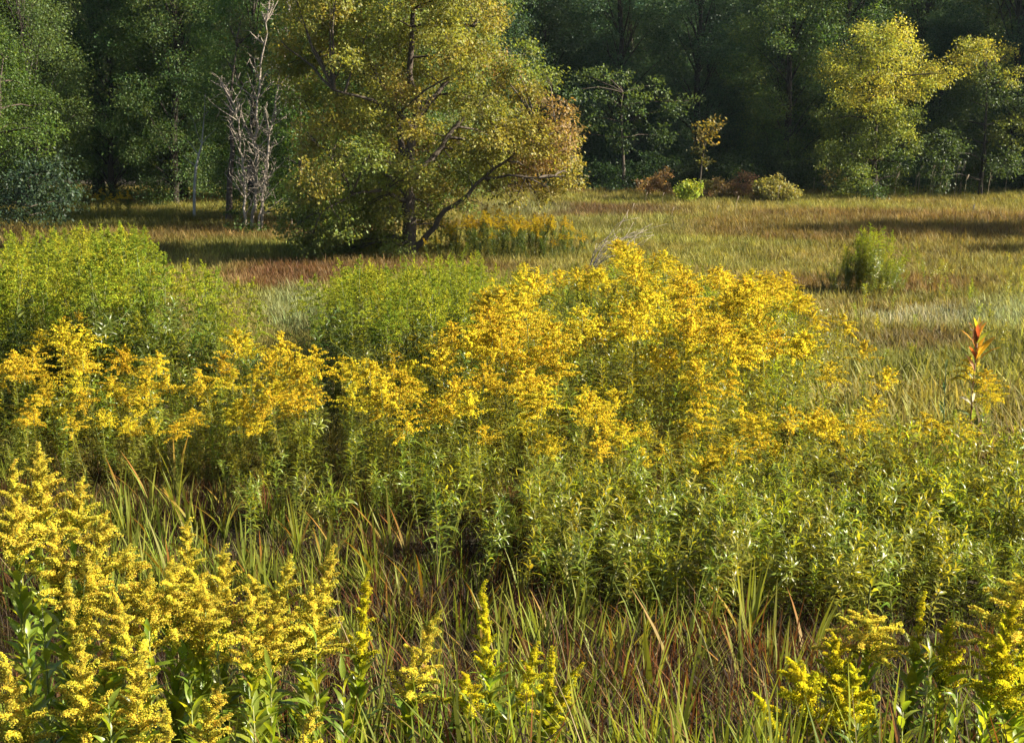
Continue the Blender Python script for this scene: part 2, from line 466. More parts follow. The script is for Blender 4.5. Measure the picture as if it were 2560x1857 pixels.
# ---- the big tree in the middle
TY = on_ground(905, 572).y
def T(px, py, dy=0.0): return at(px, py, TY + dy)
def big_tree():
    r = random.Random(21)
    base = on_ground(912, 578)
    t = thing('broadleaf_tree', base, 'big spreading tree in mid meadow, leaves turning yellow and rusty on its right side', 'tree')
    def rel(p): return Vector(p) - base
    def limb(name, pts, r0, r1, sides=8):
        g = Geo(); n = len(pts)
        fine = []
        P = [rel(p) for p in pts]
        for i in range(n - 1):
            for k in range(3):
                q = P[i].lerp(P[i + 1], k / 3)
                if fine: q += Vector((r.gauss(0, .03), r.gauss(0, .03), 0))
                fine.append(q)
        fine.append(P[-1]); m = len(fine)
        rad = [(r0 + (r1 - r0) * (i / (m - 1)) ** .8) for i in range(m)]
        rad[0] *= 1.35 if name == 'trunk' else 1
        tube(g, fine, rad, BARK_D, sides)
        obj(name, g.mesh(name, M_BARK, True), t)
        return [f + base for f in fine]
    S = []
    S.append(limb('trunk', [T(910, 592), T(906, 500), T(905, 440), T(897, 380), T(912, 300), T(925, 240), T(908, 160), T(912, 60), T(905, -60)], .19, .04))
    S.append(limb('limb', [T(915, 560), T(945, 520, -.15), T(988, 466, -.3), T(1040, 430, -.5), T(1070, 395, -.6), T(1150, 335, -.8), T(1235, 295, -1)], .085, .018))
    S.append(limb('limb', [T(1075, 398, -.6), T(1130, 388, -.8), T(1190, 395, -1.0), T(1250, 390, -1.2)], .035, .012))
    S.append(limb('limb', [T(899, 385), T(890, 330, .3), T(880, 260, .6), T(840, 180, .9), T(800, 90, 1.1)], .10, .03))
    S.append(limb('limb', [T(915, 290), T(880, 250, -.5), T(820, 220, -.9), T(740, 200, -1.2)], .08, .02))
    S.append(limb('limb', [T(920, 260), T(970, 210, .5), T(1020, 150, .8), T(1050, 60, 1.0)], .09, .02))
    S.append(limb('limb', [T(905, 410), T(960, 350, .6), T(1010, 280, .9), T(1080, 210, 1.2), T(1150, 150, 1.3)], .09, .02))
    S.append(limb('limb', [T(903, 430), T(850, 380, .6), T(780, 350, 1.0), T(720, 330, 1.2)], .08, .02))
    S.append(limb('limb', [T(904, 450), T(850, 420, -.6), T(780, 430, -1.0), T(710, 470, -1.3)], .06, .015))
    # crown clumps: silhouette in the photograph, each with its own depth
    OL, YE, GR, RU, DK = 0, 1, 2, 3, 4
    pal = [(.165, .175, .033), (.215, .195, .038), (.125, .160, .030), (.205, .145, .052), (.085, .112, .024)]  # darkest tone, used low on the left, puts shade into the leaf colour
    cl = []
    def add(px, py, rad, ci=-1, dy=None):
        p = rel(T(px, py, r.uniform(-2.2, 2.2) if dy is None else dy))
        cl.append((p.x, p.y, p.z, rad, ci))
    # main mass
    prof = [(-90, 640, 1120), (-30, 640, 1115), (30, 640, 1110), (90, 650, 1100), (150, 640, 1150), (210, 640, 1170), (270, 650, 1215), (330, 655, 1230), (390, 665, 1180), (430, 660, 980)]
    for (py, x0, x1) in prof:
        n = 12 if py < 400 else 9
        for i in range(n):
            f = (i + r.uniform(.1, .9)) / n
            px = x0 + (x1 - x0) * f
            if (1010 < px) and 395 < py: continue
            if r.random() < .08: continue
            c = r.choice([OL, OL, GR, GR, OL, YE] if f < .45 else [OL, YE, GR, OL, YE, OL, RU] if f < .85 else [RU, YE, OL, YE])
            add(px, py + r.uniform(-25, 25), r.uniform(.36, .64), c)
    for (px, py, rad, ci) in [(1160, 118, .42, GR), (1140, 150, .4, GR), (1190, 175, .36, GR), (1215, 170, .3, GR), (1185, 205, .35, OL), (1225, 250, .45, RU), (1255, 285, .42, RU), (1245, 325, .45, YE), (1255, 300, .4, RU),
                              (1225, 360, .45, RU), (1255, 385, .42, YE), (1265, 405, .33, YE), (1180, 330, .5, YE), (1120, 350, .5, OL), (1090, 300, .5, YE), (1160, 395, .3, YE), (1215, 420, .28, YE), (1145, 435, .25, YE), (1100, 425, .22, OL),
                              (1195, 440, .22, YE), (1060, 340, .5, OL), (1020, 380, .45, GR), (1270, 350, .3, YE), (1040, 455, .25, GR), (960, 455, .35, GR), (985, 500, .3, GR), (950, 530, .25, OL),
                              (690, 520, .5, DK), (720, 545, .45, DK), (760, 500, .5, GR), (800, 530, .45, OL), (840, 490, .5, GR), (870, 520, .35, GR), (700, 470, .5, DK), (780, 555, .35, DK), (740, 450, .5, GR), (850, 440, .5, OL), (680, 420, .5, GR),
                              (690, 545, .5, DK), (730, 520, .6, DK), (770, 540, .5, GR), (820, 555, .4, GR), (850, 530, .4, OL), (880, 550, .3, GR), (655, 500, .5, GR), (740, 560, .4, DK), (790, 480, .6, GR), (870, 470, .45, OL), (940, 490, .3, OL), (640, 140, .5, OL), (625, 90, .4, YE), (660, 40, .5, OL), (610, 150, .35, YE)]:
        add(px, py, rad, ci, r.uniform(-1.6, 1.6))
    # twigs from the nearest limb point to each clump
    g = Geo()
    nodes = [p - base for s in S for p in s[2:]]
    for (x, y, z, rad, ci) in cl:
        q = Vector((x, y, z))
        nb = min(nodes, key=lambda p: (p - q).length + (1.2 if p.z > q.z + .6 else 0))
        bp = wobble_path(nb, q, 5, .10, r, .04)
        L_ = (q - nb).length
        tube(g, bp, [max(.008, .012 * L_ + .012) * (1 - .75 * k / 5) for k in range(6)], BARK_D, 4)
        for _ in range(5):
            d = Vector((r.gauss(0, 1), r.gauss(0, 1), r.gauss(.1, .7))).normalized() * rad * 1.05
            tube(g, wobble_path(bp[4], q + d, 3, .1, r), [.008, .006, .005, .003], BARK_D, 3)
    # bare hanging twigs under the low limb
    for px in range(1010, 1180, 14):
        a = rel(T(px, 470 - (px - 990) * .55 + r.uniform(-6, 6), -.5)); b = rel(T(px + r.uniform(10, 60), 470 + r.uniform(-25, 30), r.uniform(-1, 0)))
        tube(g, wobble_path(a, b, 5, .15, r, .05), [.012, .010, .008, .006, .005, .003], BARK_D, 3)
    o = obj('twigs', g.mesh('twigs', M_BARK), t); o['kind'] = 'stuff'
    gc = Geo()
    crown_leaves(gc, cl,   .074, 230, pal, 8, droop=.45, sub=.105)
    o = obj('crown', gc.mesh('crown', M_TREELEAF), t); o['kind'] = 'stuff'
big_tree()

# ---- trees told apart by their look
def shaped_tree(name, base_px, ytop_clumps, dist, pal, size, per, label, cat='tree', seed=3, trunk=True, depth=1.2, bark=BARK_D, sub=.15, lean=None):
    r = random.Random(seed)
    b = at(base_px[0], base_px[1], dist); b.z = float(ground_z(b.x, b.y)) - .03
    t = thing(name, b, label, cat)
    cl = []
    for (px, py, rad, ci) in ytop_clumps:
        p = at(px, py, dist + r.uniform(-depth, depth)) - b
        cl.append((p.x, p.y, p.z, rad, ci))
    gt = Geo(); gl = Geo()
    hmax = max(c[2] for c in cl)
    mx = sum(c[0] for c in cl) / len(cl)
    tp = wobble_path((0, 0, -.05), (mx, 0, hmax * .85), 7, .06, r)
    r0 = .016 * hmax + .012
    tube(gt, tp, [r0 * (1 - .85 * i / 7) for i in range(8)], bark, 6)
    for (x, y, z, rad, ci) in cl:
        q = Vector((x, y, z)); nb = min(tp[1:], key=lambda p: (p - q).length + max(0, p.z - q.z) * 2)
        tube(gl, wobble_path(nb, q, 4, .1, r, .04), [r0 * .35 * (1 - .8 * k / 4) for k in range(5)], bark, 4)
    gc = Geo(); crown_leaves(gc, cl, size, per, pal, seed, sub=sub)
    if trunk: obj('trunk', gt.mesh('trunk', M_BARK, True), t)
    l = obj('limbs', gl.mesh('limbs', M_BARK, True), t); l['kind'] = 'stuff'
    c = obj('crown', gc.mesh('crown', M_TREELEAF), t); c['kind'] = 'stuff'
    return t
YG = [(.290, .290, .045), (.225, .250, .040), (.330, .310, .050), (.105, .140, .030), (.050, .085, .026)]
# bright yellow-green tree on the right
cl = []
rr = random.Random(4)
for (px, py, rad) in [(1950, 90, .75), (1990, 70, .6), (1915, 75, .5), (2010, 110, .6), (1960, 140, .8), (1900, 150, .7), (1850, 125, .45), (1860, 170, .6), (1835, 165, .4), (2030, 160, .7), (2070, 170, .6), (2100, 165, .4),
                      (2050, 200, .5), (1990, 200, .8), (1920, 210, .8), (1870, 220, .5), (1960, 250, .7), (2010, 260, .5), (1900, 265, .6), (2000, 290, .5), (1965, 295, .5), (2010, 320, .45), (1925, 320, .7), (1860, 290, .6), (1850, 340, .6), (1890, 350, .7), (1960, 350, .6), (2000, 360, .5), (1830, 260, .5), (1985, 385, .4), (1850, 390, .6), (1900, 395, .65), (1950, 400, .6), (1870, 420, .5), (1930, 425, .5), (1985, 420, .4), (1820, 350, .5)]:
    cl.append((px, py, rad * 1.08, rr.choice([0, 1, 2, 0]) if py < 240 else rr.choice([1, 3, 3, 0] if py < 330 else [3, 3, 4])))  # lower clumps take darker leaf colours to stand for the shaded part
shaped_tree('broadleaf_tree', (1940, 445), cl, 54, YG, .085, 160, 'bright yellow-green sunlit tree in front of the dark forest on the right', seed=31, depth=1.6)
cl = []
for (px, py, rad) in [(2150, 105, .5), (2180, 110, .55), (2130, 140, .5), (2210, 140, .55), (2160, 160, .7), (2230, 120, .35), (2250, 170, .4), (2200, 200, .8), (2130, 220, .8), (2260, 220, .7), (2100, 270, .8), (2170, 270, .9), (2240, 290, .8), (2090, 330, .8), (2160, 340, .9), (2230, 360, .8), (2080, 390, .6), (2150, 400, .7), (2280, 330, .8), (2290, 260, .7), (2060, 300, .6)]:
    cl.append((px, py, rad * 1.15, rr.choice([1, 0, 3]) if py < 175 else rr.choice([3, 4, 4])))  # sunlit tips and shaded lower crown are put into the leaf colours
shaped_tree('broadleaf_tree', (2170, 445), cl, 56, YG,   .09, 125, 'green tree right of the bright yellow-green one, only its top tips coloured as sunlit', seed=32, depth=1.8, bark=(.035, .03, .024))
# green tree between the dead trees and the big tree
GP = [(.060, .110, .018), (.085, .135, .022), (.045, .085, .016)]
cl = []
for (px, py, rad) in [(640, 230, .7), (690, 230, .7), (630, 290, .7), (680, 300, .8), (730, 290, .7), (620, 350, .6), (670, 360, .8), (720, 360, .7), (630, 410, .6), (680, 420, .7), (730, 420, .7), (620, 450, .5), (670, 465, .6), (720, 470, .6), (640, 170, .5), (690, 160, .6), (650, 110, .6), (700, 80, .7)]:
    cl.append((px, py, rad, -1))
shaped_tree('broadleaf_tree', (665, 490), cl, 40, GP, .075, 150, 'leafy mid green tree right behind the dead grey trunks', seed=33, depth=1.3)
# left edge trees
cl = []
for (px, py, rad) in [(-60, 150, .9), (0, 160, .8), (60, 190, .6), (20, 210, .8), (90, 230, .5), (-40, 250, .9), (40, 270, .8), (100, 280, .5), (0, 320, .8), (70, 320, .6), (-60, 340, .9), (110, 300, .4), (-20, 90, .7), (30, 130, .5), (-80, 60, .9)]:
    cl.append((px, py, rad, -1))
shaped_tree('broadleaf_tree', (-20, 480), cl, 41, [(.075, .125, .020), (.100, .150, .024), (.055, .095, .018)], .075, 150, 'sunlit green tree at the left picture edge', seed=34, depth=1.5)
cl = []
for (px, py, rad) in [(90, 385, .6), (130, 370, .5), (60, 410, .6), (20, 430, .6), (110, 430, .6), (160, 440, .5), (-30, 440, .7), (50, 460, .6), (100, 470, .5), (-10, 480, .5), (150, 400, .4)]:
    cl.append((px, py, rad, -1))
shaped_tree('shrub', (70, 505), cl, 38, [(.036, .068, .036), (.048, .080, .040), (.030, .056, .028)], .095, 90, 'dull blue-green bushy shrub under the left edge tree', 'shrub', seed=35, depth=1.2, trunk=False)
# pale spray of leaves above the dead trees, sunlight put into the leaf colour
cl = [(520, 90, .45, 0), (545, 70, .4, 0), (500, 130, .4, 1), (560, 110, .4, 0), (530, 150, .4, 1), (505, 50, .35, 0), (570, 60, .3, 0), (540, 30, .35, 0), (500, 180, .3, 1)]
shaped_tree('broadleaf_tree', (505, 470), cl, 43, [(.120, .150, .045), (.080, .115, .030)], .12, 44, 'slim pale green tree with tip coloured as sunlit behind the dead trunks', seed=36, depth=.8)
# small yellow-leaved sapling in the shade
cl = [(1565, 280, .32, 0), (1585, 275, .25, 0), (1550, 300, .3, 0), (1570, 310, .28, 0), (1555, 335, .22, 1), (1560, 360, .18, 1)]
shaped_tree('sapling', (1545, 435), cl, 57.5, [(.20, .17, .035), (.13, .13, .03)], .14, 40, 'slim sapling with a small yellow top against the dark forest', 'sapling', seed=37, depth=.3, bark=(.05, .04, .03))
# low shaded greenery along the right forest foot
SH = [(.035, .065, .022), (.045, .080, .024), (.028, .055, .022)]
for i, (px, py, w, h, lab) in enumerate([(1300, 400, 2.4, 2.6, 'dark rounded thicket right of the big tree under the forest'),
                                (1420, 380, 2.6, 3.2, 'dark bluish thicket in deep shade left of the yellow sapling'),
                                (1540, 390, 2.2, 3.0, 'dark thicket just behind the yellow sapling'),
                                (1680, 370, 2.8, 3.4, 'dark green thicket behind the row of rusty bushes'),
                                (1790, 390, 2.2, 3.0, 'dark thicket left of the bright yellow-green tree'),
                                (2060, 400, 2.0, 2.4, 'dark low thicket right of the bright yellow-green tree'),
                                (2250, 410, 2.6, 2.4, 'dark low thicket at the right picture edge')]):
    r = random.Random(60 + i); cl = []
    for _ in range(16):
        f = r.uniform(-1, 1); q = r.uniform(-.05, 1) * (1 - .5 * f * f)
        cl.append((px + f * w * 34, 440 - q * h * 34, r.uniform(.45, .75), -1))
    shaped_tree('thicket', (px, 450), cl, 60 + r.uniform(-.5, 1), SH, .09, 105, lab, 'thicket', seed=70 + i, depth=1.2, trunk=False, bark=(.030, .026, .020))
# leafy ledge in the dark forest, its sunlit top painted by paler leaves
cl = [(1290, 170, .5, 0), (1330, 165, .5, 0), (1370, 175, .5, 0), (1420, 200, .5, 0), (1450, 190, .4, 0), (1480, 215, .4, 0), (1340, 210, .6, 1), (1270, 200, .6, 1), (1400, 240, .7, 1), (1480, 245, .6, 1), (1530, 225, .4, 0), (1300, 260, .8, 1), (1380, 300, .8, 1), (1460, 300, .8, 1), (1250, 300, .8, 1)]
shaped_tree('broadleaf_tree', (1380, 440), cl, 59, [(.060, .100, .026), (.040, .075, .024)], .12, 60, 'round-topped dark tree right of the big tree with upper edge coloured as faintly lit', seed=38, depth=1.4)

# row of bushes at the foot of the forest
RUST = [(.170, .100, .050), (.140, .095, .045), (.190, .125, .055)]
OLV = [(.150, .135, .040), (.120, .115, .032), (.175, .150, .045)]
LIM = [(.150, .215, .030), (.200, .240, .035)]
for (px, base, w, h, pal, lab, sd) in [(1470, 432, .42, 1.1, RUST, 'rusty pink bush leftmost in the row at the forest foot', 1),
                                       (1440, 428, .35, .8, RUST, 'small rusty bush half behind the leftmost rusty bush', 2),
                                       (1530, 446, .42, .82, LIM, 'bright lime green little bush in the row at the forest foot', 3),
                                       (1560, 438, .25, .95, OLV, 'narrow brownish bush right beside the lime green bush', 4),
                                       (1595, 438, .42, .8, RUST, 'low russet bush between narrow bush and dark upright bush', 5),
                                       (1645, 438, .38, 1.15, RUST, 'upright brown bush left of the rounded olive bush', 6),
                                       (1725, 445, .72, 1.0, OLV, 'rounded olive bush rightmost of the row at the forest foot', 7),
                                       (1690, 445, .40, .55, RUST, 'low brown bush touching the rounded olive bush', 9),
                                       (1848, 432, .36, 1.1, OLV, 'pale ball-shaped bush under the bright yellow-green tree', 8)]:
    base += 7; r = random.Random(sd); b = on_ground(px, base); cl = []
    for _ in range(11):
        f = r.uniform(-1, 1); q = r.uniform(.25, 1) * (1 - .35 * f * f)
        if sd == 8: q = .55 + .45 * r.random()
        x0, y0 = project(b.x + f * w, b.y, b.z + q * h)
        cl.append((x0, y0, w * r.uniform(.32, .5), -1))
    shaped_tree('bush', (px, base), cl, b.y, [tuple(v * 1.35 for v in c) for c in pal], .085, 420, lab, 'bush', seed=80 + sd, depth=w * .6, trunk=False, sub=.09)

# ---- dead bare trunks
def dead_tree(pts, r0, label, seed, dist, nb=36):
    r = random.Random(seed)
    b = at(pts[0][0], pts[0][1], dist); b.z = float(ground_z(b.x, b.y)) - .05
    t = thing('dead_tree', b, label, 'dead tree', 'bare dead trees left of the big tree')
    P = [Vector((0, 0, 0))] + [at(px, py, dist + r.uniform(-.15, .15)) - b for (px, py) in pts[1:]]
    g = Geo(); fine = []
    for i in range(len(P) - 1):
        for k in range(4): fine.append(P[i].lerp(P[i + 1], k / 4) + (Vector((r.gauss(0, .025), r.gauss(0, .025), 0)) if fine else Vector()))
    fine.append(P[-1]); m = len(fine)
    tube(g, fine, [r0 * .62 * (1 - .8 * i / (m - 1)) for i in range(m)], BARK_G, 7)
    obj('trunk', g.mesh('trunk', M_BARK, True), t)
    for j in range(nb):
        i = r.randint(int(m * .18), m - 2); p = fine[i]
        L_ = r.uniform(.3, 1.0) * (1 if i < m * .7 else .7)
        a = r.uniform(0, 6.28)
        d = Vector((math.cos(a), math.sin(a) * .7, r.uniform(.5, 2.4))).normalized() * L_
        g2 = Geo(); bp = wobble_path(p, p + d, 5, .07, r, -.02)
        tube(g2, bp, [r0 * .2 * (1 - .8 * k / 5) + .003 for k in range(6)], BARK_G, 4)
        for _ in range(5):
            q = bp[r.randint(1, 5)]; e = Vector((r.gauss(0, 1), r.gauss(0, .8), r.gauss(.5, .6))).normalized() * L_ * r.uniform(.25, .5)
            tube(g2, wobble_path(q, q + e, 3, .12, r), [.009, .007, .005, .003], BARK_G, 3)
        obj('branch', g2.mesh('branch', M_BARK), t)
DD = on_ground(560, 520).y
dead_tree([(541, 520), (543, 480), (541, 400), (533, 330), (528, 270), (510, 215), (498, 188)], .075, 'leftmost bare grey dead trunk bending left at its top', 1, DD)
dead_tree([(556, 522), (562, 470), (570, 400), (571, 330), (568, 260), (576, 180), (588, 100), (597, 0), (600, -60)], .085, 'tallest straight dead trunk in the middle of the bare trunks', 2, DD + .3, 46)
dead_tree([(572, 520), (583, 470), (588, 400), (596, 330), (604, 260), (618, 190), (632, 110), (648, 20), (655, -40)], .075, 'rightmost bare dead trunk leaning right towards the big tree', 3, DD + .1, 40)
dead_tree([(566, 524), (575, 480), (580, 440), (588, 390), (594, 330)], .045, 'short thin dead stem between the two taller bare trunks', 4, DD - .2, 12)
dead_tree([(640, 300), (636, 220), (640, 120), (650, 20)], .03, 'thin bare pole reaching up beside the big tree crown', 5, DD + 1.2, 8)
# climbing greenery at their foot
cl = [(525, 500, .25, 0), (515, 470, .2, 0), (540, 520, .3, 0), (560, 510, .28, 0), (580, 505, .25, 0), (535, 490, .22, 0), (555, 530, .25, 0), (518, 520, .2, 0)]
shaped_tree('shrub', (550, 538), cl, DD - .3, [(.055, .095, .018)], .09, 160, 'low dark green shrub around the feet of the dead trunks', 'shrub', seed=40, depth=.3, trunk=False, sub=.09)
# pale birch trunk in the shade on the left
def birch():
    b = at(428, 446, 44.5); b.z = float(ground_z(b.x, b.y)) - .05
    t = thing('sapling', b, 'slender pale grey trunk standing alone in the dark shade left of the dead trees', 'sapling')
    g = Geo(); r = random.Random(2)
    P = [Vector((0, 0, 0))] + [at(px, py, 44.5) - b for (px, py) in [(431, 410), (434, 370), (440, 345), (447, 320), (452, 260), (455, 200)]]
    tube(g, P, [.048, .044, .04, .034, .026, .018, .008], (.22, .22, .20), 7)
    obj('trunk', g.mesh('trunk', M_BARK, True), t)
    g = Geo()
    for (q, dx, dz) in [(3, -.5, .6), (4, .5, .5), (4, -.3, .8), (5, .4, .7), (2, -.4, .35)]:
        tube(g, wobble_path(P[q], P[q] + Vector((dx, r.uniform(-.3, .3), dz)), 4, .1, r), [.016, .013, .010, .007, .004], (.2, .2, .18), 4)
    obj('branch', g.mesh('branch', M_BARK), t)
    gc = Geo(); cl = []
    for (px, py) in [(450, 200), (430, 230), (470, 240), (445, 280), (420, 180), (475, 190)]:
        p = at(px, py, 44.5 + r.uniform(-.5, .5)) - b; cl.append((p.x, p.y, p.z, .45, -1))
    crown_leaves(gc, cl, .085, 90, FOREST_PAL[2], 5)
    c = obj('crown', gc.mesh('crown', M_TREELEAF), t); c['kind'] = 'stuff'
birch()
# trees out of frame to the right: they throw the long shadows that cross the meadow
wood = [(24.5, 37.6, 0, .82), (29.0, 38.4, 3, .85), (21.0, 33.6, 4, .62)]
for i in range(30):
    wood.append((30 + (i % 10) * 4.2 + fr.uniform(-1, 1), 57.5 + (i // 10) * 5 + fr.uniform(-1, 1), fr.choice([0, 1, 3, 1]), fr.uniform(.95, 1.15) + .02 * (i % 10)))
for (x, y, k, s) in wood:
    plant_tree('forest_tree', k, x, y, s, x, 'tree at the meadow edge beyond the right side, throwing a long shadow over the grass', 'tree', 'trees beyond the right edge')

# ================================================================== goldenrods
STEM_C = (.10, .12, .03)
YEL = (.64, .51, .040)
YEL_D = (.59, .44, .032)
LIME = (.29, .32, .026)
LEAF_A = (.180, .200, .024)
def spray_geo(g, p0, d, L, r, col, nf, fs, secund=.7, low=False, arch=.35):
    """one flowering branch: thin arching axis with florets along its upper side"""
    d = Vector(d).normalized(); side = d.cross(Vector((0, 0, 1)))
    if side.length < .05: side = Vector((1, 0, 0))
    side.normalize()
    up = side.cross(d)
    def P(t): return Vector(p0) + d * (L * t) + up * (L * arch * (t * .75 - t * t * 1.05))
    if not low:
        tube(g, [P(0), P(.33), P(.66), P(1)], [.0028, .0022, .0016, .001], (.16, .17, .03), 3)
    ts = np.sort(r.uniform(.12, 1.0, nf))
    pos = []; dirs = []
    for t in ts:
        p = P(t)
        w = L * (.185 if not low else .15) * (1 - .7 * t) + fs * .3
        a = r.normal(0, .95)
        n = (up * math.cos(a) + side * math.sin(a)) * secund + d * .35 + Vector(r.normal(0, .25, 3))
        n.normalize()
        pos.append(tuple(p + n * w * r.uniform(.15, 1.0))); dirs.append(tuple(n))
    dirs = np.array(dirs); pos = np.array(pos)
    # template z axis along n
    fr_ = rot_dirs(dirs, None, r.uniform(0, 6.28, nf))
    M = np.stack([fr_[:, :, 1], fr_[:, :, 2], fr_[:, :, 0]], 2) * (fs * r.uniform(.7, 1.3, (nf, 1, 1)))
    Cl = jitter(col, nf, .22, .06, r); q_ = r.uniform(0, 1, nf)
    Cl[q_ < .16] *= np.array([.70, .86, 1.0]); Cl[q_ > .93] *= np.array([.80, .62, .7])
    g.many(CUP[0], CUP[1], M, pos - dirs * fs * .3, Cl)

def plume_sprays(H, W, n, r, style):
    """(base point, direction, length) for the branches of one flower head of height H and half width W"""
    res = []
    for i in range(n):
        u = (i + r.uniform(.1, .9)) / n
        a = i * 2.399 + r.uniform(-.3, .3)
        L = W * (1 - u) ** .75 * r.uniform(.75, 1.1) + .035
        if style == 'cone': el = R(28 + 40 * u + r.uniform(-10, 10))
        elif style == 'flat': el = R(8 + 30 * u + r.uniform(-8, 8))
        elif style == 'spire': el = R(50 + 25 * u + r.uniform(-8, 8)); L *= .7
        else: el = R(14 + 46 * u * u + r.uniform(-12, 12)); a = r.normal(0, .9) if r.uniform() < .6 else a
        res.append(((0, 0, H * u), (math.cos(a) * math.cos(el), math.sin(a) * math.cos(el), math.sin(el)), L))
    res.append(((0, 0, H * .9), (r.uniform(-.15, .15), r.uniform(-.15, .15), 1), H * .2 + .03))
    return res

def leaves_on_stem(g, H, n, L, r, col, tmpl, z0=.08, z1=1.0, el=(58, 4), droopy=True):
    i = np.arange(n)
    u = z0 + (z1 - z0) * (i + r.uniform(0, 1, n)) / n
    a = i * 2.399 + r.uniform(-.4, .4, n)
    e = np.radians(el[1] + (el[0] - el[1]) * u + r.uniform(-22, 22, n))
    d = np.stack([np.cos(a) * np.cos(e), np.sin(a) * np.cos(e), np.sin(e)], 1)
    size = L * (1.0 - .55 * np.abs(u - .55) * 1.5) * r.uniform(.75, 1.2, n)
    M = rot_dirs(d, None, r.normal(0, .3, n)) * size[:, None, None]
    pos = np.stack([np.zeros(n), np.zeros(n), u * H], 1)
    g.many(tmpl[0], tmpl[1], M, pos, jitter(col, n, .25, .10, r))

def mid_proto(seed, H, Hp, W, ns, col, leafcol, style, nf=34, fs=.0135, nl=90, L=.13, shoots=0, tmpl=None):
    r = np.random.default_rng(seed)
    gs = Geo(); tube(gs, [(0, 0, -.03), (.01, 0, H * .5), (0, .01, H), (0, 0, H + Hp * .9)], [.005, .0045, .003, .002], STEM_C, 4)
    gl = Geo(); leaves_on_stem(gl, H, nl, L, r, leafcol, tmpl or LEAF_NARROW, .06, 1.02)
    if shoots:
        for k in range(shoots):
            u = r.uniform(.35, .85); a = r.uniform(0, 6.28); ln = H * r.uniform(.22, .38); e = R(r.uniform(35, 65))
            dd = np.array([math.cos(a) * math.cos(e), math.sin(a) * math.cos(e), math.sin(e)])
            q0 = np.array([0, 0, H * u]); tube(gs, [tuple(q0), tuple(q0 + dd * ln)], [.003, .0015], STEM_C, 3)
            sg = Geo(); leaves_on_stem(sg, ln, 16, L * .8, r, leafcol, tmpl or LEAF_NARROW, .15, 1.0)
            V, F, Cl = sg.arrays()
            fr_ = rot_dirs(dd[None])[0]; M = np.stack([fr_[:, 1], fr_[:, 2], fr_[:, 0]], 1)
            gl.add(V @ M.T + q0, F, Cl)
    gf = None
    if ns:
        gf = Geo()
        for (p, d, Ls) in plume_sprays(Hp, W, ns, r, style):
            spray_geo(gf, (p[0], p[1], p[2] + H), d, Ls, r, col, max(6, int(nf * Ls / .12)), fs * r.uniform(.85, 1.15), low=True, arch=.6 if style == 'arch' else .4)
        gf = gf.mesh('flower_plume', M_FLOWER)
    return gs.mesh('stem', M_STEM), gl.mesh('leaves', M_LEAF), gf
print('protos')
BLOOM = [mid_proto(100 + i, 1.04, .27, .26, 19, YEL if i % 3 else YEL_D, LEAF_A, ['arch', 'cone', 'arch', 'flat'][i % 4]) for i in range(8)]
BUD = [mid_proto(120 + i, 1.05, .34, .19, 17, (LIME, (.36, .36, .028), (.22, .27, .025))[i % 3], (.118, .158, .024), ['arch', 'cone', 'arch'][i % 3], nf=26, fs=.0115, shoots=4, nl=120, L=.14) for i in range(6)]
LEAFY = [mid_proto(140 + i, 1.0, .10, .05, 5 if i % 2 else 0, (.26, .28, .03), (.215, .245, .030), 'spire', nf=6, fs=.014, nl=84, L=.165, shoots=3, tmpl=LEAF_M) for i in range(6)]
LEAFY_S = [mid_proto(180 + i, .62, .07, .03, 4 if i % 2 else 0, (.26, .28, .03), (.205, .240, .030), 'spire', nf=5, fs=.013, nl=58, L=.135, shoots=2, tmpl=LEAF_M) for i in range(6)]

PLANTS = []
def place(proto_list, kind_name, P, label_fn, cat, group, rnd):
    """individual plants: (x, y, height scale)"""
    for (x, y, s) in P:
        PLANTS.append((x, y)); s0 = s
        k = rnd.randrange(len(proto_list)); pr = proto_list[k]
        if proto_list is LEAFY and s < .72: pr = LEAFY_S[k]; s = s / .58
        t = thing(kind_name, (x, y, float(ground_z(x, y)) - .01), label_fn(x, y, s0), cat, group(x, y) if callable(group) else group,
                  rnd.uniform(0, 6.28), s, (rnd.gauss(0, .13), rnd.gauss(.05, .14)))
        obj('stem', pr[0], t)
        l = obj('leaves', pr[1], t); l['kind'] = 'stuff'
        if pr[2] is not None:
            obj('flower_plume', pr[2], t)

def sample(polys, hfn, spacing, bounds, keep=None, seed=0, tip=1.32, dmin=0.0):
    """plants whose tips fall inside the polygons of the photograph"""
    r = np.random.default_rng(seed)
    x0, x1, y0, y1 = bounds
    nx = int((x1 - x0) / spacing); ny = int((y1 - y0) / spacing)
    gx, gy = np.meshgrid(np.arange(nx), np.arange(ny))
    x = x0 + (gx.ravel() + r.uniform(0, 1, nx * ny)) * spacing
    y = y0 + (gy.ravel() + r.uniform(0, 1, nx * ny)) * spacing
    s = hfn(x, y) * r.uniform(.72, 1.16, len(x))
    px, py = project(x, y, ground_z(x, y) + s * tip)
    ok = np.zeros(len(x), bool)
    for p in polys: ok |= in_poly(px, py, p)
    if keep is not None: ok &= keep(x, y, px, py, r)
    ok &= (px > -120) & (px < 2390)
    return x[ok], y[ok], s[ok]

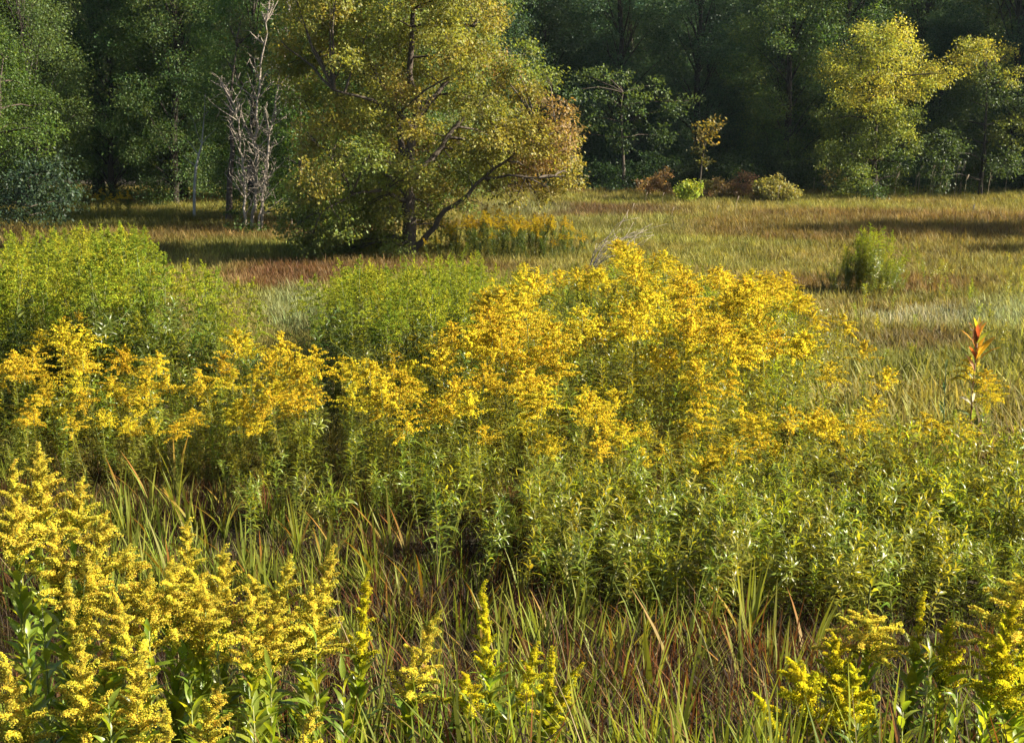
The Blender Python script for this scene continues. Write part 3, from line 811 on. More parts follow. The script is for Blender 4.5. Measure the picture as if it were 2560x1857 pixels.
def split_near(x, y, s, nmax):
    o = np.argsort(y)
    return [(x[i], y[i], s[i]) for i in o[:nmax]], o[nmax:]
def rest_scatter(name, x, y, s, idx, protos_, label):
    """what lies beyond the first three hundred: one mass"""
    n = len(idx)
    if n == 0: return
    join = []
    for pr in protos_:
        g = bpy.data.meshes.new(name)
        vs, fs, cs, mi = [], [], [], []; off = 0
        mats = []
        for k, me in enumerate([m for m in pr if m is not None]):
            nv = len(me.vertices); v = np.empty(nv * 3, np.float32); me.vertices.foreach_get('co', v)
            f = np.empty(len(me.loops), np.int32); me.loops.foreach_get('vertex_index', f)
            c = np.empty(nv * 4, np.float32); me.color_attributes['col'].data.foreach_get('color', c)
            vs.append(v); fs.append(f + off); cs.append(c); mi.append(np.full(len(f) // 3, k)); off += nv
            mats.append(me.materials[0])
        V = np.concatenate(vs); F = np.concatenate(fs); Cc = np.concatenate(cs)
        g.vertices.add(off); g.vertices.foreach_set('co', V)
        g.loops.add(len(F)); g.loops.foreach_set('vertex_index', F)
        g.polygons.add(len(F) // 3); g.polygons.foreach_set('loop_start', np.arange(0, len(F), 3, dtype=np.int32))
        for m in mats: g.materials.append(m)
        g.polygons.foreach_set('material_index', np.concatenate(mi).astype(np.int32))
        a = g.color_attributes.new('col', 'FLOAT_COLOR', 'POINT'); a.data.foreach_set('color', Cc)
        g.update(); join.append(g)
    r = np.random.default_rng(len(name))
    X, Y, S = x[idx], y[idx], s[idx]
    scatter(name, np.stack([X, Y, ground_z(X, Y) - .01], 1), np.stack([r.normal(0, .08, n), r.normal(.04, .08, n), r.uniform(0, 6.28, n)], 1),
            np.repeat(S[:, None], 3, 1), r.integers(0, len(join), n), np.ones((n, 3)), join, kind='stuff', label=label)

YA = [(-140, 800), (60, 765), (95, 690), (150, 690), (235, 740), (330, 770), (470, 715), (560, 735), (690, 760), (740, 800), (770, 900), (560, 930), (300, 930), (-140, 920)]
YB = [(740, 800), (860, 735), (960, 740), (1000, 690), (1040, 645), (1130, 580), (1250, 570), (1340, 590), (1370, 525), (1480, 560), (1600, 590), (1750, 600), (1790, 660), (1880, 690), (1840, 740), (1770, 790), (1870, 850), (2000, 870), (2150, 905), (2160, 940), (2000, 950), (1880, 985), (1700, 1010), (1500, 980), (1250, 1010), (1000, 930), (760, 900)]
GAP = [(1270, 700), (1420, 720), (1490, 770), (1400, 810), (1300, 790)]
BUDC = [(715, 600), (740, 585), (830, 580), (960, 565), (1050, 555), (1110, 600), (1040, 640), (980, 670), (725, 680)]
BUDD = [(-140, 570), (60, 510), (200, 500), (330, 500), (345, 570), (470, 590), (530, 615), (570, 660), (610, 750), (480, 715), (240, 730), (80, 690), (-140, 760)]
EP = [(1180, 1010), (1500, 985), (1870, 965), (1900, 930), (2400, 920), (2400, 1300), (1900, 1300), (1500, 1280), (1250, 1200), (1180, 1080)]
E2 = [(-140, 915), (750, 905), (1000, 950), (1220, 1010), (1190, 1120), (900, 1080), (700, 1030), (300, 1000), (-140, 1000)]
rnd = random.Random(77)
# blooming
hb = lambda x, y: np.where(x < -2.2, .58 + .50 * smooth(12.0, 15.0, y), .62 + .44 * smooth(10.0, 14.0, y))
xa, ya, sa = sample([YA], hb, .25, (-9, 9, 12.1, 19), lambda x, y, px, py, r: vnoise(x, y, .8, 3) + r.uniform(-.2, .2, len(x)) > .22, 31)
xb, yb, sb = sample([YB], hb, .33, (-9, 9, 10.3, 26), lambda x, y, px, py, r: (~in_poly(px, py, GAP) | (r.uniform(0, 1, len(x)) < .2)) & (vnoise(x, y, .8, 4) + r.uniform(-.15, .15, len(x)) > np.where(y < 14, .24, .44)), 1)
x = np.concatenate([xa, xb]); y = np.concatenate([ya, yb]); s = np.concatenate([sa, sb])
print('bloom', len(x))
near, rest = split_near(x, y, s, 238)
def size_word(s, a, b): return 'short' if s < a else 'tall' if s > b else 'mid-height'
def lab_bloom(x, y, s):
    px, py = project(x, y, 1.3 * s)
    sw = size_word(s, .75, 1.02)
    if px < 760:
        z = ('at the left picture edge' if px < 130 else 'below the tall lime stand' if px < 420 else 'between the lime stand and the centre')
        return sw + ' golden goldenrod in the left yellow band, ' + z
    z = ('at its left end' if px < 1000 else 'below the amber mound' if px < 1300 else 'at its crest' if px < 1560 else 'towards its right end')
    d = 'front' if py > 880 else 'middle' if py > 720 else 'back'
    return sw + ' golden goldenrod in the ' + d + ' of the central yellow stand, ' + z
place(BLOOM, 'goldenrod', near, lab_bloom, 'goldenrod', lambda x, y: {'l': 'goldenrods of the left yellow band', 'p': 'goldenrods in front of the central stand', 'd': 'goldenrods deeper in the central stand'}[
    'l' if project(x, y, 1.3)[0] < 760 else 'p' if project(x, y, 1.3)[1] > 860 else 'd'], rnd)
rest_scatter('goldenrod_mass', x, y, s, rest, BLOOM, 'farther yellow goldenrods crowding the back of the central stand')
# greenish budding stands
xc, yc, sc_ = sample([BUDC], lambda x, y: .80 + .36 * vnoise(x, y, 1.1, 62), .24, (-6, 2, 13, 28), None, 2, 1.38)
xd, yd, sd = sample([BUDD], lambda x, y: (1.05 + .30 * smooth(12, 18, y)) * (.82 + .36 * vnoise(x, y, 1.3, 61)), .26, (-11, 0, 14.6, 27), None, 3, 1.38)
print('bud', len(xc), len(xd))
x = np.concatenate([xd, xc]); y = np.concatenate([yd, yc]); s = np.concatenate([sd, sc_])
near, rest = split_near(x, y, s, 238)
place(BUD, 'budding_goldenrod', near, lambda x, y, s: (size_word(s, 1.0, 1.25) + ' lime green budding goldenrod in the left stand, ' + ('at the picture edge' if project(x, y, 1.3)[0] < 120 else 'under the dead trees' if project(x, y, 1.3)[0] > 450 else 'in its middle') + (', rear' if y > 16 else ', front')) if project(x, y, 1.3)[0] < 670 else size_word(s, .9, 1.05) + ' lime green budding goldenrod in the low stand before the big tree',
      'goldenrod', lambda x, y: 'budding goldenrods of the left stand' if project(x, y, 1.3)[0] < 670 else 'budding goldenrods before the big tree', rnd)
rest_scatter('budding_mass', x, y, s, rest, BUD, 'farther lime green budding goldenrods behind the nearer ones')
# leafy plants without flowers
xe, ye, se = sample([EP], lambda x, y: .54 + .46 * smooth(9.0, 11.6, y) + .20 * (vnoise(x, y, .8, 55) - .5), .175, (-1, 6, 8.4, 14), lambda x, y, px, py, r: project(x, y, ground_z(x, y))[1] < 1440 + 60 * (vnoise(x, y, .8, 9) - .5), 5, 1.05)
xm, ym, sm = sample([YA, YB], lambda x, y: np.where(x < -2.2, .54 + .48 * smooth(12.0, 15.0, y), .48 + .52 * smooth(10.5, 15.0, y)), .36, (-9, 9, 9.5, 26), None, 16, 1.15)
x2, y2, s2 = sample([E2], lambda x, y: np.where(x < -2.2, .40 + .45 * smooth(12, 14, y), .42 + .45 * smooth(10.2, 12.5, y)), .23, (-8, 2, 9.5, 15), lambda x, y, px, py, r: (project(x, y, ground_z(x, y))[1] < np.where(px < 700, 1125, 1125 + (px - 700) * .25)) & (vnoise(x, y, .7, 19) + r.uniform(-.2, .2, len(x)) > .3), 6, 1.05)
print('leafy', len(xe), len(x2))
SP = [(150, 1090), (700, 1060), (1150, 1120), (1330, 1230), (1500, 1330), (1300, 1330), (1050, 1230), (700, 1150), (150, 1140)]
x3, y3, s3 = sample([SP], lambda x, y: .42 + .25 * vnoise(x, y, .6, 91), .34, (-6, 3, 8, 13), lambda x, y, px, py, r: vnoise(x, y, .7, 92) + r.uniform(-.2, .2, len(x)) > .5, 8, .6)
xe = np.concatenate([xe, x3]); ye = np.concatenate([ye, y3]); se = np.concatenate([se, s3])
x = np.concatenate([xe, x2, xm]); y = np.concatenate([ye, y2, ym]); s = np.concatenate([se, s2, sm])
near, rest = split_near(x, y, s, 300)
place(LEAFY, 'leafy_goldenrod', near, lambda x, y, s: size_word(s, .6, .9) + ' leafy green unflowered goldenrod ' + (('in the right stand, ' + ('at its left end' if project(x, y, 1)[0] < 1500 else 'above the umbrella shaped goldenrod' if project(x, y, 1)[0] < 2000 else 'by the right picture edge') + (', front row' if y < 9.6 else '')) if project(x, y, 1)[0] > 1190 else 'in front of the yellow flowers, ' + ('far left' if project(x, y, 1)[0] < 400 else 'left of centre' if project(x, y, 1)[0] < 800 else 'centre')),
      'leafy plant', lambda x, y: 'leafy plants of the right stand' if project(x, y, 1)[0] > 1190 else 'leafy plants before the yellow flowers', rnd)
rest_scatter('leafy_mass', x, y, s, rest, LEAFY, 'farther leafy green plants behind the nearer ones')

# ---- foreground goldenrods, built branch by branch
SPRAY = {}
for cn, cc in (('gold', (.62, .52, .066)), ('lime', (.58, .52, .022))):
    SPRAY[cn] = []
    for k in range(5):
        g = Geo(); r = np.random.default_rng(200 + k)
        spray_geo(g, (0, 0, 0), (1, 0, 0), .16, r, cc, 300, .0064, .8, False, .3)
        # rotate so that x is the branch direction, z up
        SPRAY[cn].append(g.mesh('flower_spray', M_FLOWER))
BIGLEAF = []
for k, (w, dr, fo) in enumerate([(.23, .3, .3), (.25, .12, .35), (.21, .5, .25), (.27, .2, .2)]):
    V, F = leaf_template(w, dr, fo, (0, .14, .36, .62, .84, 1), (0, .62, 1, .85, .45, 0))
    g = Geo(); cc = np.tile(np.array((.185, .250, .026)) * (.85 + .1 * k), (len(V), 1)); 
    cc[1::3] *= 1.0
    g.add(V, F, cc); BIGLEAF.append(g.mesh('leaf', M_LEAF, True))
def near_goldenrod(px, py, d, Hp, W, style, cn, label, lean=(0, 0), seed=0, n=22, nl=50, ls=.175):
    r = np.random.default_rng(seed)
    Hp *= 1.05; W *= 1.02; n = int(n * 1.0)
    tip = at(px, py, d)
    gz = float(ground_z(tip.x - lean[0], tip.y - lean[1]))
    base = Vector((tip.x - lean[0], tip.y - lean[1], gz - .01))
    H = tip.z - base.z
    t = thing('goldenrod', base, label, 'goldenrod', 'goldenrods in the foreground')
    Hs = H - Hp
    ax = Vector((lean[0], lean[1], H))
    def P(u):   # stem axis, bends towards the tip
        return Vector((lean[0] * u * u, lean[1] * u * u, H * u))
    g = Geo(); tube(g, [P(i / 8) for i in range(9)], [.0060 - .0005 * i for i in range(9)], (.15, .17, .035), 6)
    obj('stem', g.mesh('stem', M_STEM, True), t)
    u0 = Hs / H
    # leaves
    for i in range(nl):
        u = .12 + (u0 + .06 - .12) * (i + r.uniform(0, .8)) / nl
        a = i * 2.399 + r.uniform(-.4, .4); e = R(r.uniform(36, 70))
        o = obj('leaf', BIGLEAF[r.integers(0, 4)], t, P(u))
        dd = Vector((math.cos(a) * math.cos(e), math.sin(a) * math.cos(e), math.sin(e)))
        m = rot_dirs(np.array([tuple(dd)]), None, np.array([r.normal(0, .3)]))[0]
        o.rotation_euler = Matrix(m.tolist()).to_euler()
        f = (i + .5) / nl
        o.scale = (ls * r.uniform(.8, 1.15) * (1.1 - .45 * f),) * 3
    # flower head
    gh = Geo(); tube(gh, [P(u0 + (1 - u0) * k / 4) for k in range(5)], [.0034, .003, .0026, .002, .0014], (.22, .22, .03), 5)
    head = obj('flower_head', gh.mesh('flower_head', M_STEM, True), t)
    for (p, dd, L) in plume_sprays(Hp, W, n, r, style):
        u = u0 + (1 - u0) * min(1, p[2] / Hp)
        dv = Vector(dd)
        # follow the lean of the head
        axis = (P(min(1, u + .02)) - P(u)).normalized()
        q = Vector((0, 0, 1)).rotation_difference(axis)
        dv = q @ dv
        o = obj('flower_spray', SPRAY[cn][r.integers(0, 5)], head, P(u))
        m = rot_dirs(np.array([tuple(dv)]), None, np.array([r.normal(0, .35)]))[0]
        o.rotation_euler = Matrix(m.tolist()).to_euler()
        th = max(.7, min(1.05, L / .13))
        o.scale = (L / .16, th * 1.0, th * 1.0)
    return t
G = near_goldenrod
FG = [  # px, py, distance, head height, half width, style, colour, label, lean, n
    (85, 1015, 5.6, .34, .17, 'cone', 'gold', 'tall goldenrod with the biggest plume at the far left', (.02, 0), 28),
    (28, 1050, 5.5, .30, .12, 'cone', 'gold', 'goldenrod cut by the left picture edge beside the biggest plume', (-.02, 0), 20),
    (180, 1085, 5.7, .24, .13, 'cone', 'gold', 'goldenrod plume leaning right just right of the biggest left plume', (.12, 0), 18),
    (225, 1165, 5.3, .30, .20, 'cone', 'gold', 'goldenrod with a long branch reaching right below the biggest left plume', (.12, 0), 22),
    (280, 1235, 5.2, .26, .17, 'arch', 'gold', 'broad goldenrod plume left of the thin yellow spire', (.08, 0), 20),
    (412, 1180, 5.6, .36, .14, 'cone', 'gold', 'goldenrod with a thin yellow spire rising highest in the left group', (.02, 0), 26),
    (375, 1265, 5.2, .26, .18, 'arch', 'gold', 'dense orange-yellow goldenrod head just below the thin spire', (0, 0), 22),
    (495, 1238, 5.5, .32, .14, 'cone', 'gold', 'goldenrod with stacked side branches right of the thin spire', (.02, 0), 22),
    (640, 1262, 5.5, .32, .13, 'cone', 'gold', 'goldenrod tilting right left of the tallest right leaning plume', (.14, 0), 20),
    (735, 1245, 5.5, .42, .15, 'cone', 'gold', 'long goldenrod plume leaning right at the right end of the left group', (.16, 0), 28),
    (812, 1300, 5.4, .34, .12, 'spire', 'lime', 'greenish goldenrod just right of the long leaning plume', (.06, 0), 20),
    (550, 1335, 5.0, .30, .10, 'cone', 'gold', 'narrow goldenrod plume among green leaves in the left group', (0, 0), 18),
    (150, 1310, 5.0, .26, .09, 'spire', 'gold', 'slim goldenrod plume in front of the broad left plumes', (-.03, 0), 16),
    (262, 1345, 4.9, .30, .11, 'cone', 'gold', 'goldenrod tilting left among leaves low in the left group', (-.06, 0), 20),
    (175, 1440, 4.6, .34, .14, 'cone', 'gold', 'bright goldenrod plume low at the left bottom, upright', (0, 0), 28),
    (310, 1480, 4.6, .30, .12, 'cone', 'gold', 'bright goldenrod plume leaning right low at the left bottom', (.04, 0), 24),
    (12, 1480, 4.6, .30, .13, 'cone', 'gold', 'goldenrod in the bottom left corner cut by the edge', (-.04, 0), 24),
    (480, 1545, 4.5, .22, .10, 'cone', 'gold', 'brownish tipped goldenrod leaning right at the bottom left of centre', (.08, 0), 18),
    (368, 1590, 4.4, .20, .08, 'spire', 'gold', 'short goldenrod tip at the bottom between two brighter plumes', (0, 0), 16),
    (690, 1590, 4.5, .20, .08, 'cone', 'gold', 'goldenrod tip leaning right at the bottom below the left group', (.08, 0), 14),
    (232, 1405, 4.9, .24, .07, 'spire', 'gold', 'thin short goldenrod spike between the bright bottom plumes', (0, 0), 14),
    (455, 1330, 5.2, .26, .13, 'arch', 'gold', 'goldenrod head half hidden under the stacked branches', (.02, 0), 20),
    (960, 1380, 5.3, .34, .12, 'cone', 'gold', 'lone goldenrod leaning right left of the bottom centre', (.14, 0), 22),
    (1068, 1320, 5.4, .36, .11, 'spire', 'lime', 'slender greenish goldenrod spire at the bottom centre', (-.04, 0), 24),
    (1185, 1450, 5.3, .26, .10, 'cone', 'lime', 'greenish goldenrod side plume right of the slender spire', (.10, 0), 18),
    (1275, 1495, 5.2, .28, .09, 'spire', 'lime', 'greenish goldenrod leaning right at the bottom centre', (.14, 0), 18),
    (1222, 1458, 5.2, .24, .07, 'spire', 'lime', 'thin greenish goldenrod between the two right leaning ones', (.02, 0), 14),
    (1030, 1510, 5.2, .14, .09, 'flat', 'lime', 'short flat greenish goldenrod left of the slender spire', (-.04, 0), 12),
    (1925, 1375, 5.4, .17, .21, 'flat', 'gold', 'goldenrod with a wide umbrella shaped head at the lower right', (0, 0), 22),
    (1760, 1480, 5.1, .28, .18, 'cone', 'lime', 'spreading goldenrod left below the umbrella shaped head', (-.12, 0), 24),
    (1685, 1560, 4.9, .26, .10, 'spire', 'lime', 'goldenrod spikes leaning left at the bottom right', (-.14, 0), 18),
    (1890, 1500, 5.0, .28, .17, 'cone', 'lime', 'greenish goldenrod directly under the umbrella shaped head', (0, 0), 22),
    (2040, 1340, 5.3, .24, .04, 'spire', 'lime', 'thin green budding spike right of the umbrella shaped head', (.03, 0), 14),
    (2275, 1290, 5.2, .30, .26, 'flat', 'gold', 'wide goldenrod with level branches at the right picture edge', (0, 0), 30),
    (2215, 1440, 5.0, .26, .15, 'cone', 'lime', 'goldenrod with upward spikes below the wide one at the right edge', (-.08, 0), 20),
]
for i, (px, py, d, Hp, W, st, cn, lab, lean, n) in enumerate(FG):
    G(px, py, d, Hp, W, st, cn, lab, lean, 300 + i, n)

fgr = random.Random(40)
FILL = [((30, 1130), 5.4, 'far left, under the edge plume'), ((120, 1190), 5.3, 'under the biggest left plume'), ((190, 1260), 5.1, 'left of the broad plume'), ((330, 1300), 5.1, 'left under the thin spire'),
        ((430, 1290), 5.3, 'right under the thin spire'), ((560, 1300), 5.4, 'between the stacked branches and the right plumes'), ((690, 1330), 5.3, 'under the long leaning plume'), ((610, 1360), 5.1, 'left of the long leaning plume'),
        ((2100, 1400), 5.3, 'left of the wide right edge head'), ((2240, 1360), 5.1, 'under the wide right edge head'), ((1850, 1430), 5.3, 'left of the umbrella shaped head')]
for i, ((px, py), d, where) in enumerate(FILL):
    G(px, py, d, fgr.uniform(.22, .30), fgr.uniform(.11, .16), fgr.choice(['cone', 'arch', 'cone']), 'gold' if px < 1500 else 'lime', 'goldenrod head filling the gap ' + where, (fgr.uniform(-.04, .1), 0), 700 + i, 20)
# young leafy stalks between them
def leafy_stalk(px, py, d, label, seed, nl=22, ls=.14):
    r = np.random.default_rng(seed)
    tip = at(px, py, d); base = Vector((tip.x, tip.y, float(ground_z(tip.x, tip.y)) - .01)); H = tip.z - base.z
    if H < .15: H = .15
    t = thing('leafy_stalk', base, label, 'leafy plant', None, r.uniform(0, 6.28))
    g = Geo(); tube(g, [(0, 0, 0), (.01, 0, H * .5), (0, 0, H)], [.005, .004, .002], (.15, .16, .04), 5)
    obj('stem', g.mesh('stem', M_STEM), t)
    for i in range(nl):
        u = .15 + .85 * (i + .5) / nl; a = i * 2.399 + r.uniform(-.4, .4); e = R(r.uniform(34, 62) + 10 * u)
        o = obj('leaf', BIGLEAF[r.integers(0, 4)], t, (0, 0, H * u))
        dd = np.array([(math.cos(a) * math.cos(e), math.sin(a) * math.cos(e), math.sin(e))])
        o.rotation_euler = Matrix(rot_dirs(dd, None, np.array([r.normal(0, .3)]))[0].tolist()).to_euler()
        o.scale = (ls * r.uniform(.8, 1.2) * (1.1 - .5 * u),) * 3
for i, (px, py, d, lab) in enumerate([(2060, 1440, 5.1, 'broad-leaved green stalk right of the umbrella shaped goldenrod'), (2120, 1530, 4.9, 'low broad-leaved stalk at the bottom right'),
                                      (2000, 1560, 4.8, 'broad-leaved stalk under the umbrella shaped goldenrod'), (600, 1480, 4.9, 'leafy stalk amid the left goldenrods'),
                                      (480, 1420, 5.0, 'leafy stalk under the stacked goldenrod branches'), (420, 1500, 4.8, 'leafy stalk right of the bright bottom plumes'),
                                      (60, 1400, 4.9, 'leafy stalk at the left picture edge'), (760, 1500, 5.0, 'leafy stalk right of the left goldenrod group'),
                                      (90, 1300, 5.2, 'leafy stalk under the biggest left plume'), (700, 1420, 5.1, 'leafy stalk under the long leaning plume'),
                                      (1130, 1560, 5.0, 'leafy stalk at the bottom centre'), (560, 1560, 4.7, 'leafy stalk at the bottom left of centre'),
                                      (240, 1560, 4.5, 'leafy stalk between the bright bottom plumes'), (2180, 1590, 4.7, 'leafy stalk in the bottom right corner'),
                                      (1900, 1600, 4.7, 'leafy stalk at the bottom under the greenish goldenrods'), (330, 1390, 5.0, 'leafy stalk left of the thin spike')]):
    leafy_stalk(px, py, d, lab, 500 + i)

# single goldenrods standing apart on the right
for (px, py, d, lab) in [(1915, 755, 14.5, 'lone goldenrod with a stubby head standing in the pale grass at right'),
                         (1965, 815, 13.0, 'lone goldenrod with a wide arching head at right'),
                         (2045, 912, 11.6, 'goldenrod with spreading head above the leafy stand at right'),
                         (2125, 920, 11.4, 'greenish goldenrod head next to the spreading one at right'),
                         (2150, 790, 13.2, 'goldenrod at the foot of the red-leaved plant'),
                         (2185, 815, 13.0, 'small goldenrod right of the foot of the red-leaved plant'),
                         (2195, 845, 12.6, 'tiny drooping goldenrod near the right picture edge'),
                         (1840, 800, 13.2, 'goldenrod at the right rim of the central yellow stand')]:
    p = at(px, py, d); s = (p.z - float(ground_z(p.x, p.y))) / 1.34
    k = rnd.randrange(8); pr = BLOOM[k]
    t = thing('goldenrod', (p.x, p.y, float(ground_z(p.x, p.y)) - .01), lab, 'goldenrod', None, rnd.uniform(0, 6.28), s)
    obj('stem', pr[0], t); l = obj('leaves', pr[1], t); l['kind'] = 'stuff'; obj('flower_plume', pr[2], t)
# dark amber goldenrods in the shade of the big tree
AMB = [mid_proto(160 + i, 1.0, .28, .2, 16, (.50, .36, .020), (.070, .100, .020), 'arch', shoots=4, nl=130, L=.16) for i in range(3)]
am = random.Random(9)
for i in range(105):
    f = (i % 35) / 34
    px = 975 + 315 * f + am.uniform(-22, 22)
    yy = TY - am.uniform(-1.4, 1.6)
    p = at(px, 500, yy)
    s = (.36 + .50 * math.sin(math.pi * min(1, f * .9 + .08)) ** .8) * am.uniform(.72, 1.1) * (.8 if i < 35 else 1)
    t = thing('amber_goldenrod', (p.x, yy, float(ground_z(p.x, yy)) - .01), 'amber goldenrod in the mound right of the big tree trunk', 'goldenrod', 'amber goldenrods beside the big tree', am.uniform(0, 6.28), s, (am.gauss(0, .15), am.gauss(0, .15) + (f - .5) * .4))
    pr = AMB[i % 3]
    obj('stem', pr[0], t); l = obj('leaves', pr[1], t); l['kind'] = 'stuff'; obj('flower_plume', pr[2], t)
# small yellow-topped stand at the far left forest foot
for i in range(16):
    px = 160 + 130 * i / 15 + am.uniform(-5, 5); p = on_ground(px, 492 + am.uniform(-6, 6))
    t = thing('distant_goldenrod', p, 'dull yellow goldenrod at the foot of the left forest', 'goldenrod', 'goldenrods at the left forest foot', am.uniform(0, 6.28), am.uniform(.6, .8))
    pr = AMB[i % 3]
    obj('stem', pr[0], t); l = obj('leaves', pr[1], t); l['kind'] = 'stuff'; obj('flower_plume', pr[2], t)
# the solitary green clump in the right meadow
ug = random.Random(12)
base = on_ground(1915, 660)
for i in range(60):
    f = ug.uniform(-1, 1)
    x_ = base.x + f * .72; y_ = base.y + ug.uniform(-.4, .5)
    s = (1.0 - .55 * f * f) * ug.uniform(.62, 1.05) * .95
    pr = BUD[ug.randrange(6)]
    t = thing('budding_goldenrod', (x_, y_, float(ground_z(x_, y_)) - .01), 'green budding goldenrod in the solitary clump on the right meadow', 'goldenrod', 'budding goldenrods of the solitary right clump', ug.uniform(0, 6.28), s, (ug.gauss(0, .14), f * .38 + ug.gauss(0, .08)))
    obj('stem', pr[0], t); l = obj('leaves', pr[1], t); l['kind'] = 'stuff'; obj('flower_plume', pr[2], t)

# low weeds breaking up the right meadow
for i in range(46):
    px = ug.uniform(1900, 2300); py = ug.uniform(600, 720) if i < 30 else ug.uniform(720, 860)
    p = on_ground(px, py); pr = LEAFY_S[ug.randrange(6)]
    zone = 'beside the solitary green clump' if px < 2060 and py < 720 else 'behind the red-leaved plant' if py < 720 else 'left of the red-leaved plant' if px < 2130 else 'by the right picture edge'
    t = thing('meadow_weed', p, 'low leafy green weed in the right meadow ' + zone, 'weed', 'low weeds of the right meadow', ug.uniform(0, 6.28), ug.uniform(.5, .95), (ug.gauss(0, .15), ug.gauss(0, .15)))
    obj('stem', pr[0], t); l = obj('leaves', pr[1], t); l['kind'] = 'stuff'

# ---- the red-leaved plant
def red_plant():
    d = 13.1
    tip = at(2165, 672, d); b = Vector((at(2160, 800, d).x, d, float(ground_z(0, d)) - .01)); H = tip.z - b.z
    t = thing('milkweed', b, 'tall plant with red and yellow top leaves and lower leaves coloured pale as sheen at right', 'plant')
    g = Geo(); tube(g, [(0, 0, 0), (-.01, 0, H * .5), (.01, 0, H * .8)], [.009, .007, .004], (.16, .06, .03), 6)
    obj('stem', g.mesh('stem', M_STEM, True), t)
    V, F = leaf_template(.22, .12, .3, (0, .15, .4, .7, .9, 1), (0, .6, 1, .8, .4, 0))
    spec = [  # height fraction, azimuth, elevation, length, colour, extra label
        (.78, 90, 80, .24, (.30, .12, .05)), (.78, 20, 62, .27, (.38, .25, .03)), (.78, 160, 68, .25, (.34, .18, .05)), (.78, 250, 70, .24, (.30, .12, .05)), (.80, 60, 75, .26, (.36, .30, .03)), (.80, 200, 78, .26, (.28, .28, .03)), (.8, 320, 72, .25, (.36, .20, .06)),
        (.68, 10, 50, .36, (.38, .27, .03)), (.66, 350, 38, .34, (.36, .22, .04)), (.70, 30, 58, .34, (.32, .16, .04)), (.62, 175, 60, .22, (.40, .26, .10)),
        (.50, 15, 42, .30, (.10, .13, .03)), (.46, 170, 70, .26, (.55, .55, .46)), (.44, 120, 78, .24, (.60, .60, .52)), (.42, 200, 35, .24, (.42, .40, .30)), (.40, 340, 45, .28, (.09, .13, .03)), (.36, 185, 25, .22, (.12, .16, .04)), (.30, 20, 40, .26, (.09, .14, .03)), (.28, 210, 40, .24, (.10, .15, .03))]  # whitish leaves: reflected sunlight painted as leaf colour
    tops = [(.36, .17, .05), (.40, .27, .05), (.34, .20, .06), (.34, .29, .06), (.24, .26, .05)]
    spec += [(rnd.uniform(.66, .80), rnd.uniform(0, 360), rnd.uniform(35, 72), rnd.uniform(.18, .28), tops[i % 5]) for i in range(11)]
    spec += [(rnd.uniform(.15, .62), rnd.uniform(0, 360), rnd.uniform(20, 55), rnd.uniform(.18, .28), (.115, .15, .04)) for i in range(16)]
    for (u, a, e, L, c) in spec:
        g = Geo(); g.add(V, F, np.tile(np.array(c), (len(V), 1)))
        o = obj('leaf', g.mesh('leaf', M_LEAF, True), t, (0, 0, H * u))
        a, e = R(a), R(e)
        o.rotation_euler = Matrix(rot_dirs(np.array([(math.cos(a) * math.cos(e), math.sin(a) * math.cos(e), math.sin(e))]), None, np.array([rnd.gauss(0, .5)]))[0].tolist()).to_euler()
        o.scale = (L * .86,) * 3
    b2 = Vector((at(2103, 800, d).x, d + .1, b.z))
    t2 = thing('milkweed', b2, 'small blue-green plant left of the red-leaved plant', 'plant')
    H2 = .62 * H
    g = Geo(); tube(g, [(0, 0, 0), (.01, 0, H2 * .5), (0, 0, H2)], [.006, .005, .003], (.09, .12, .05), 5); obj('stem', g.mesh('stem', M_STEM), t2)
    g = Geo(); g.add(V, F, np.tile(np.array((.13, .20, .06)), (len(V), 1))); me = g.mesh('leaf', M_LEAF, True)
    for i in range(11):
        u = .3 + .7 * i / 10; a = i * 2.0; e = R(45)
        o = obj('leaf', me, t2, (0, 0, H2 * u)); o.scale = (.13,) * 3
        o.rotation_euler = Matrix(rot_dirs(np.array([(math.cos(a) * math.cos(e), math.sin(a) * math.cos(e), math.sin(e))]))[0].tolist()).to_euler()
red_plant()

# ---- thin bare twig bush in the meadow and a dry reed plume at left
def bare_bush():
    b = on_ground(1300, 610); r = random.Random(3)
    t = thing('bare_bush', b, 'thin bare twigs arching up right of the amber goldenrod mound', 'dead bush')
    for i in range(9):
        a = r.uniform(-.5, 1.2); L = r.uniform(.5, 1.2)
        g = Geo(); bp = wobble_path((r.uniform(-.05, .05), 0, 0), (math.cos(a) * L * .9, r.uniform(-.3, .3), L * (.5 + .6 * r.random())), 6, .1, r, .12)
        tube(g, bp, [.012 - .0016 * k for k in range(7)], BARK_G, 4)
        for _ in range(4):
            q = bp[r.randint(2, 6)]; tube(g, wobble_path(q, q + Vector((r.gauss(.2, .25), r.gauss(0, .2), r.uniform(.05, .35))), 3, .1, r), [.006, .005, .004, .003], BARK_G, 3)
        obj('branch', g.mesh('branch', M_BARK), t)
bare_bush()

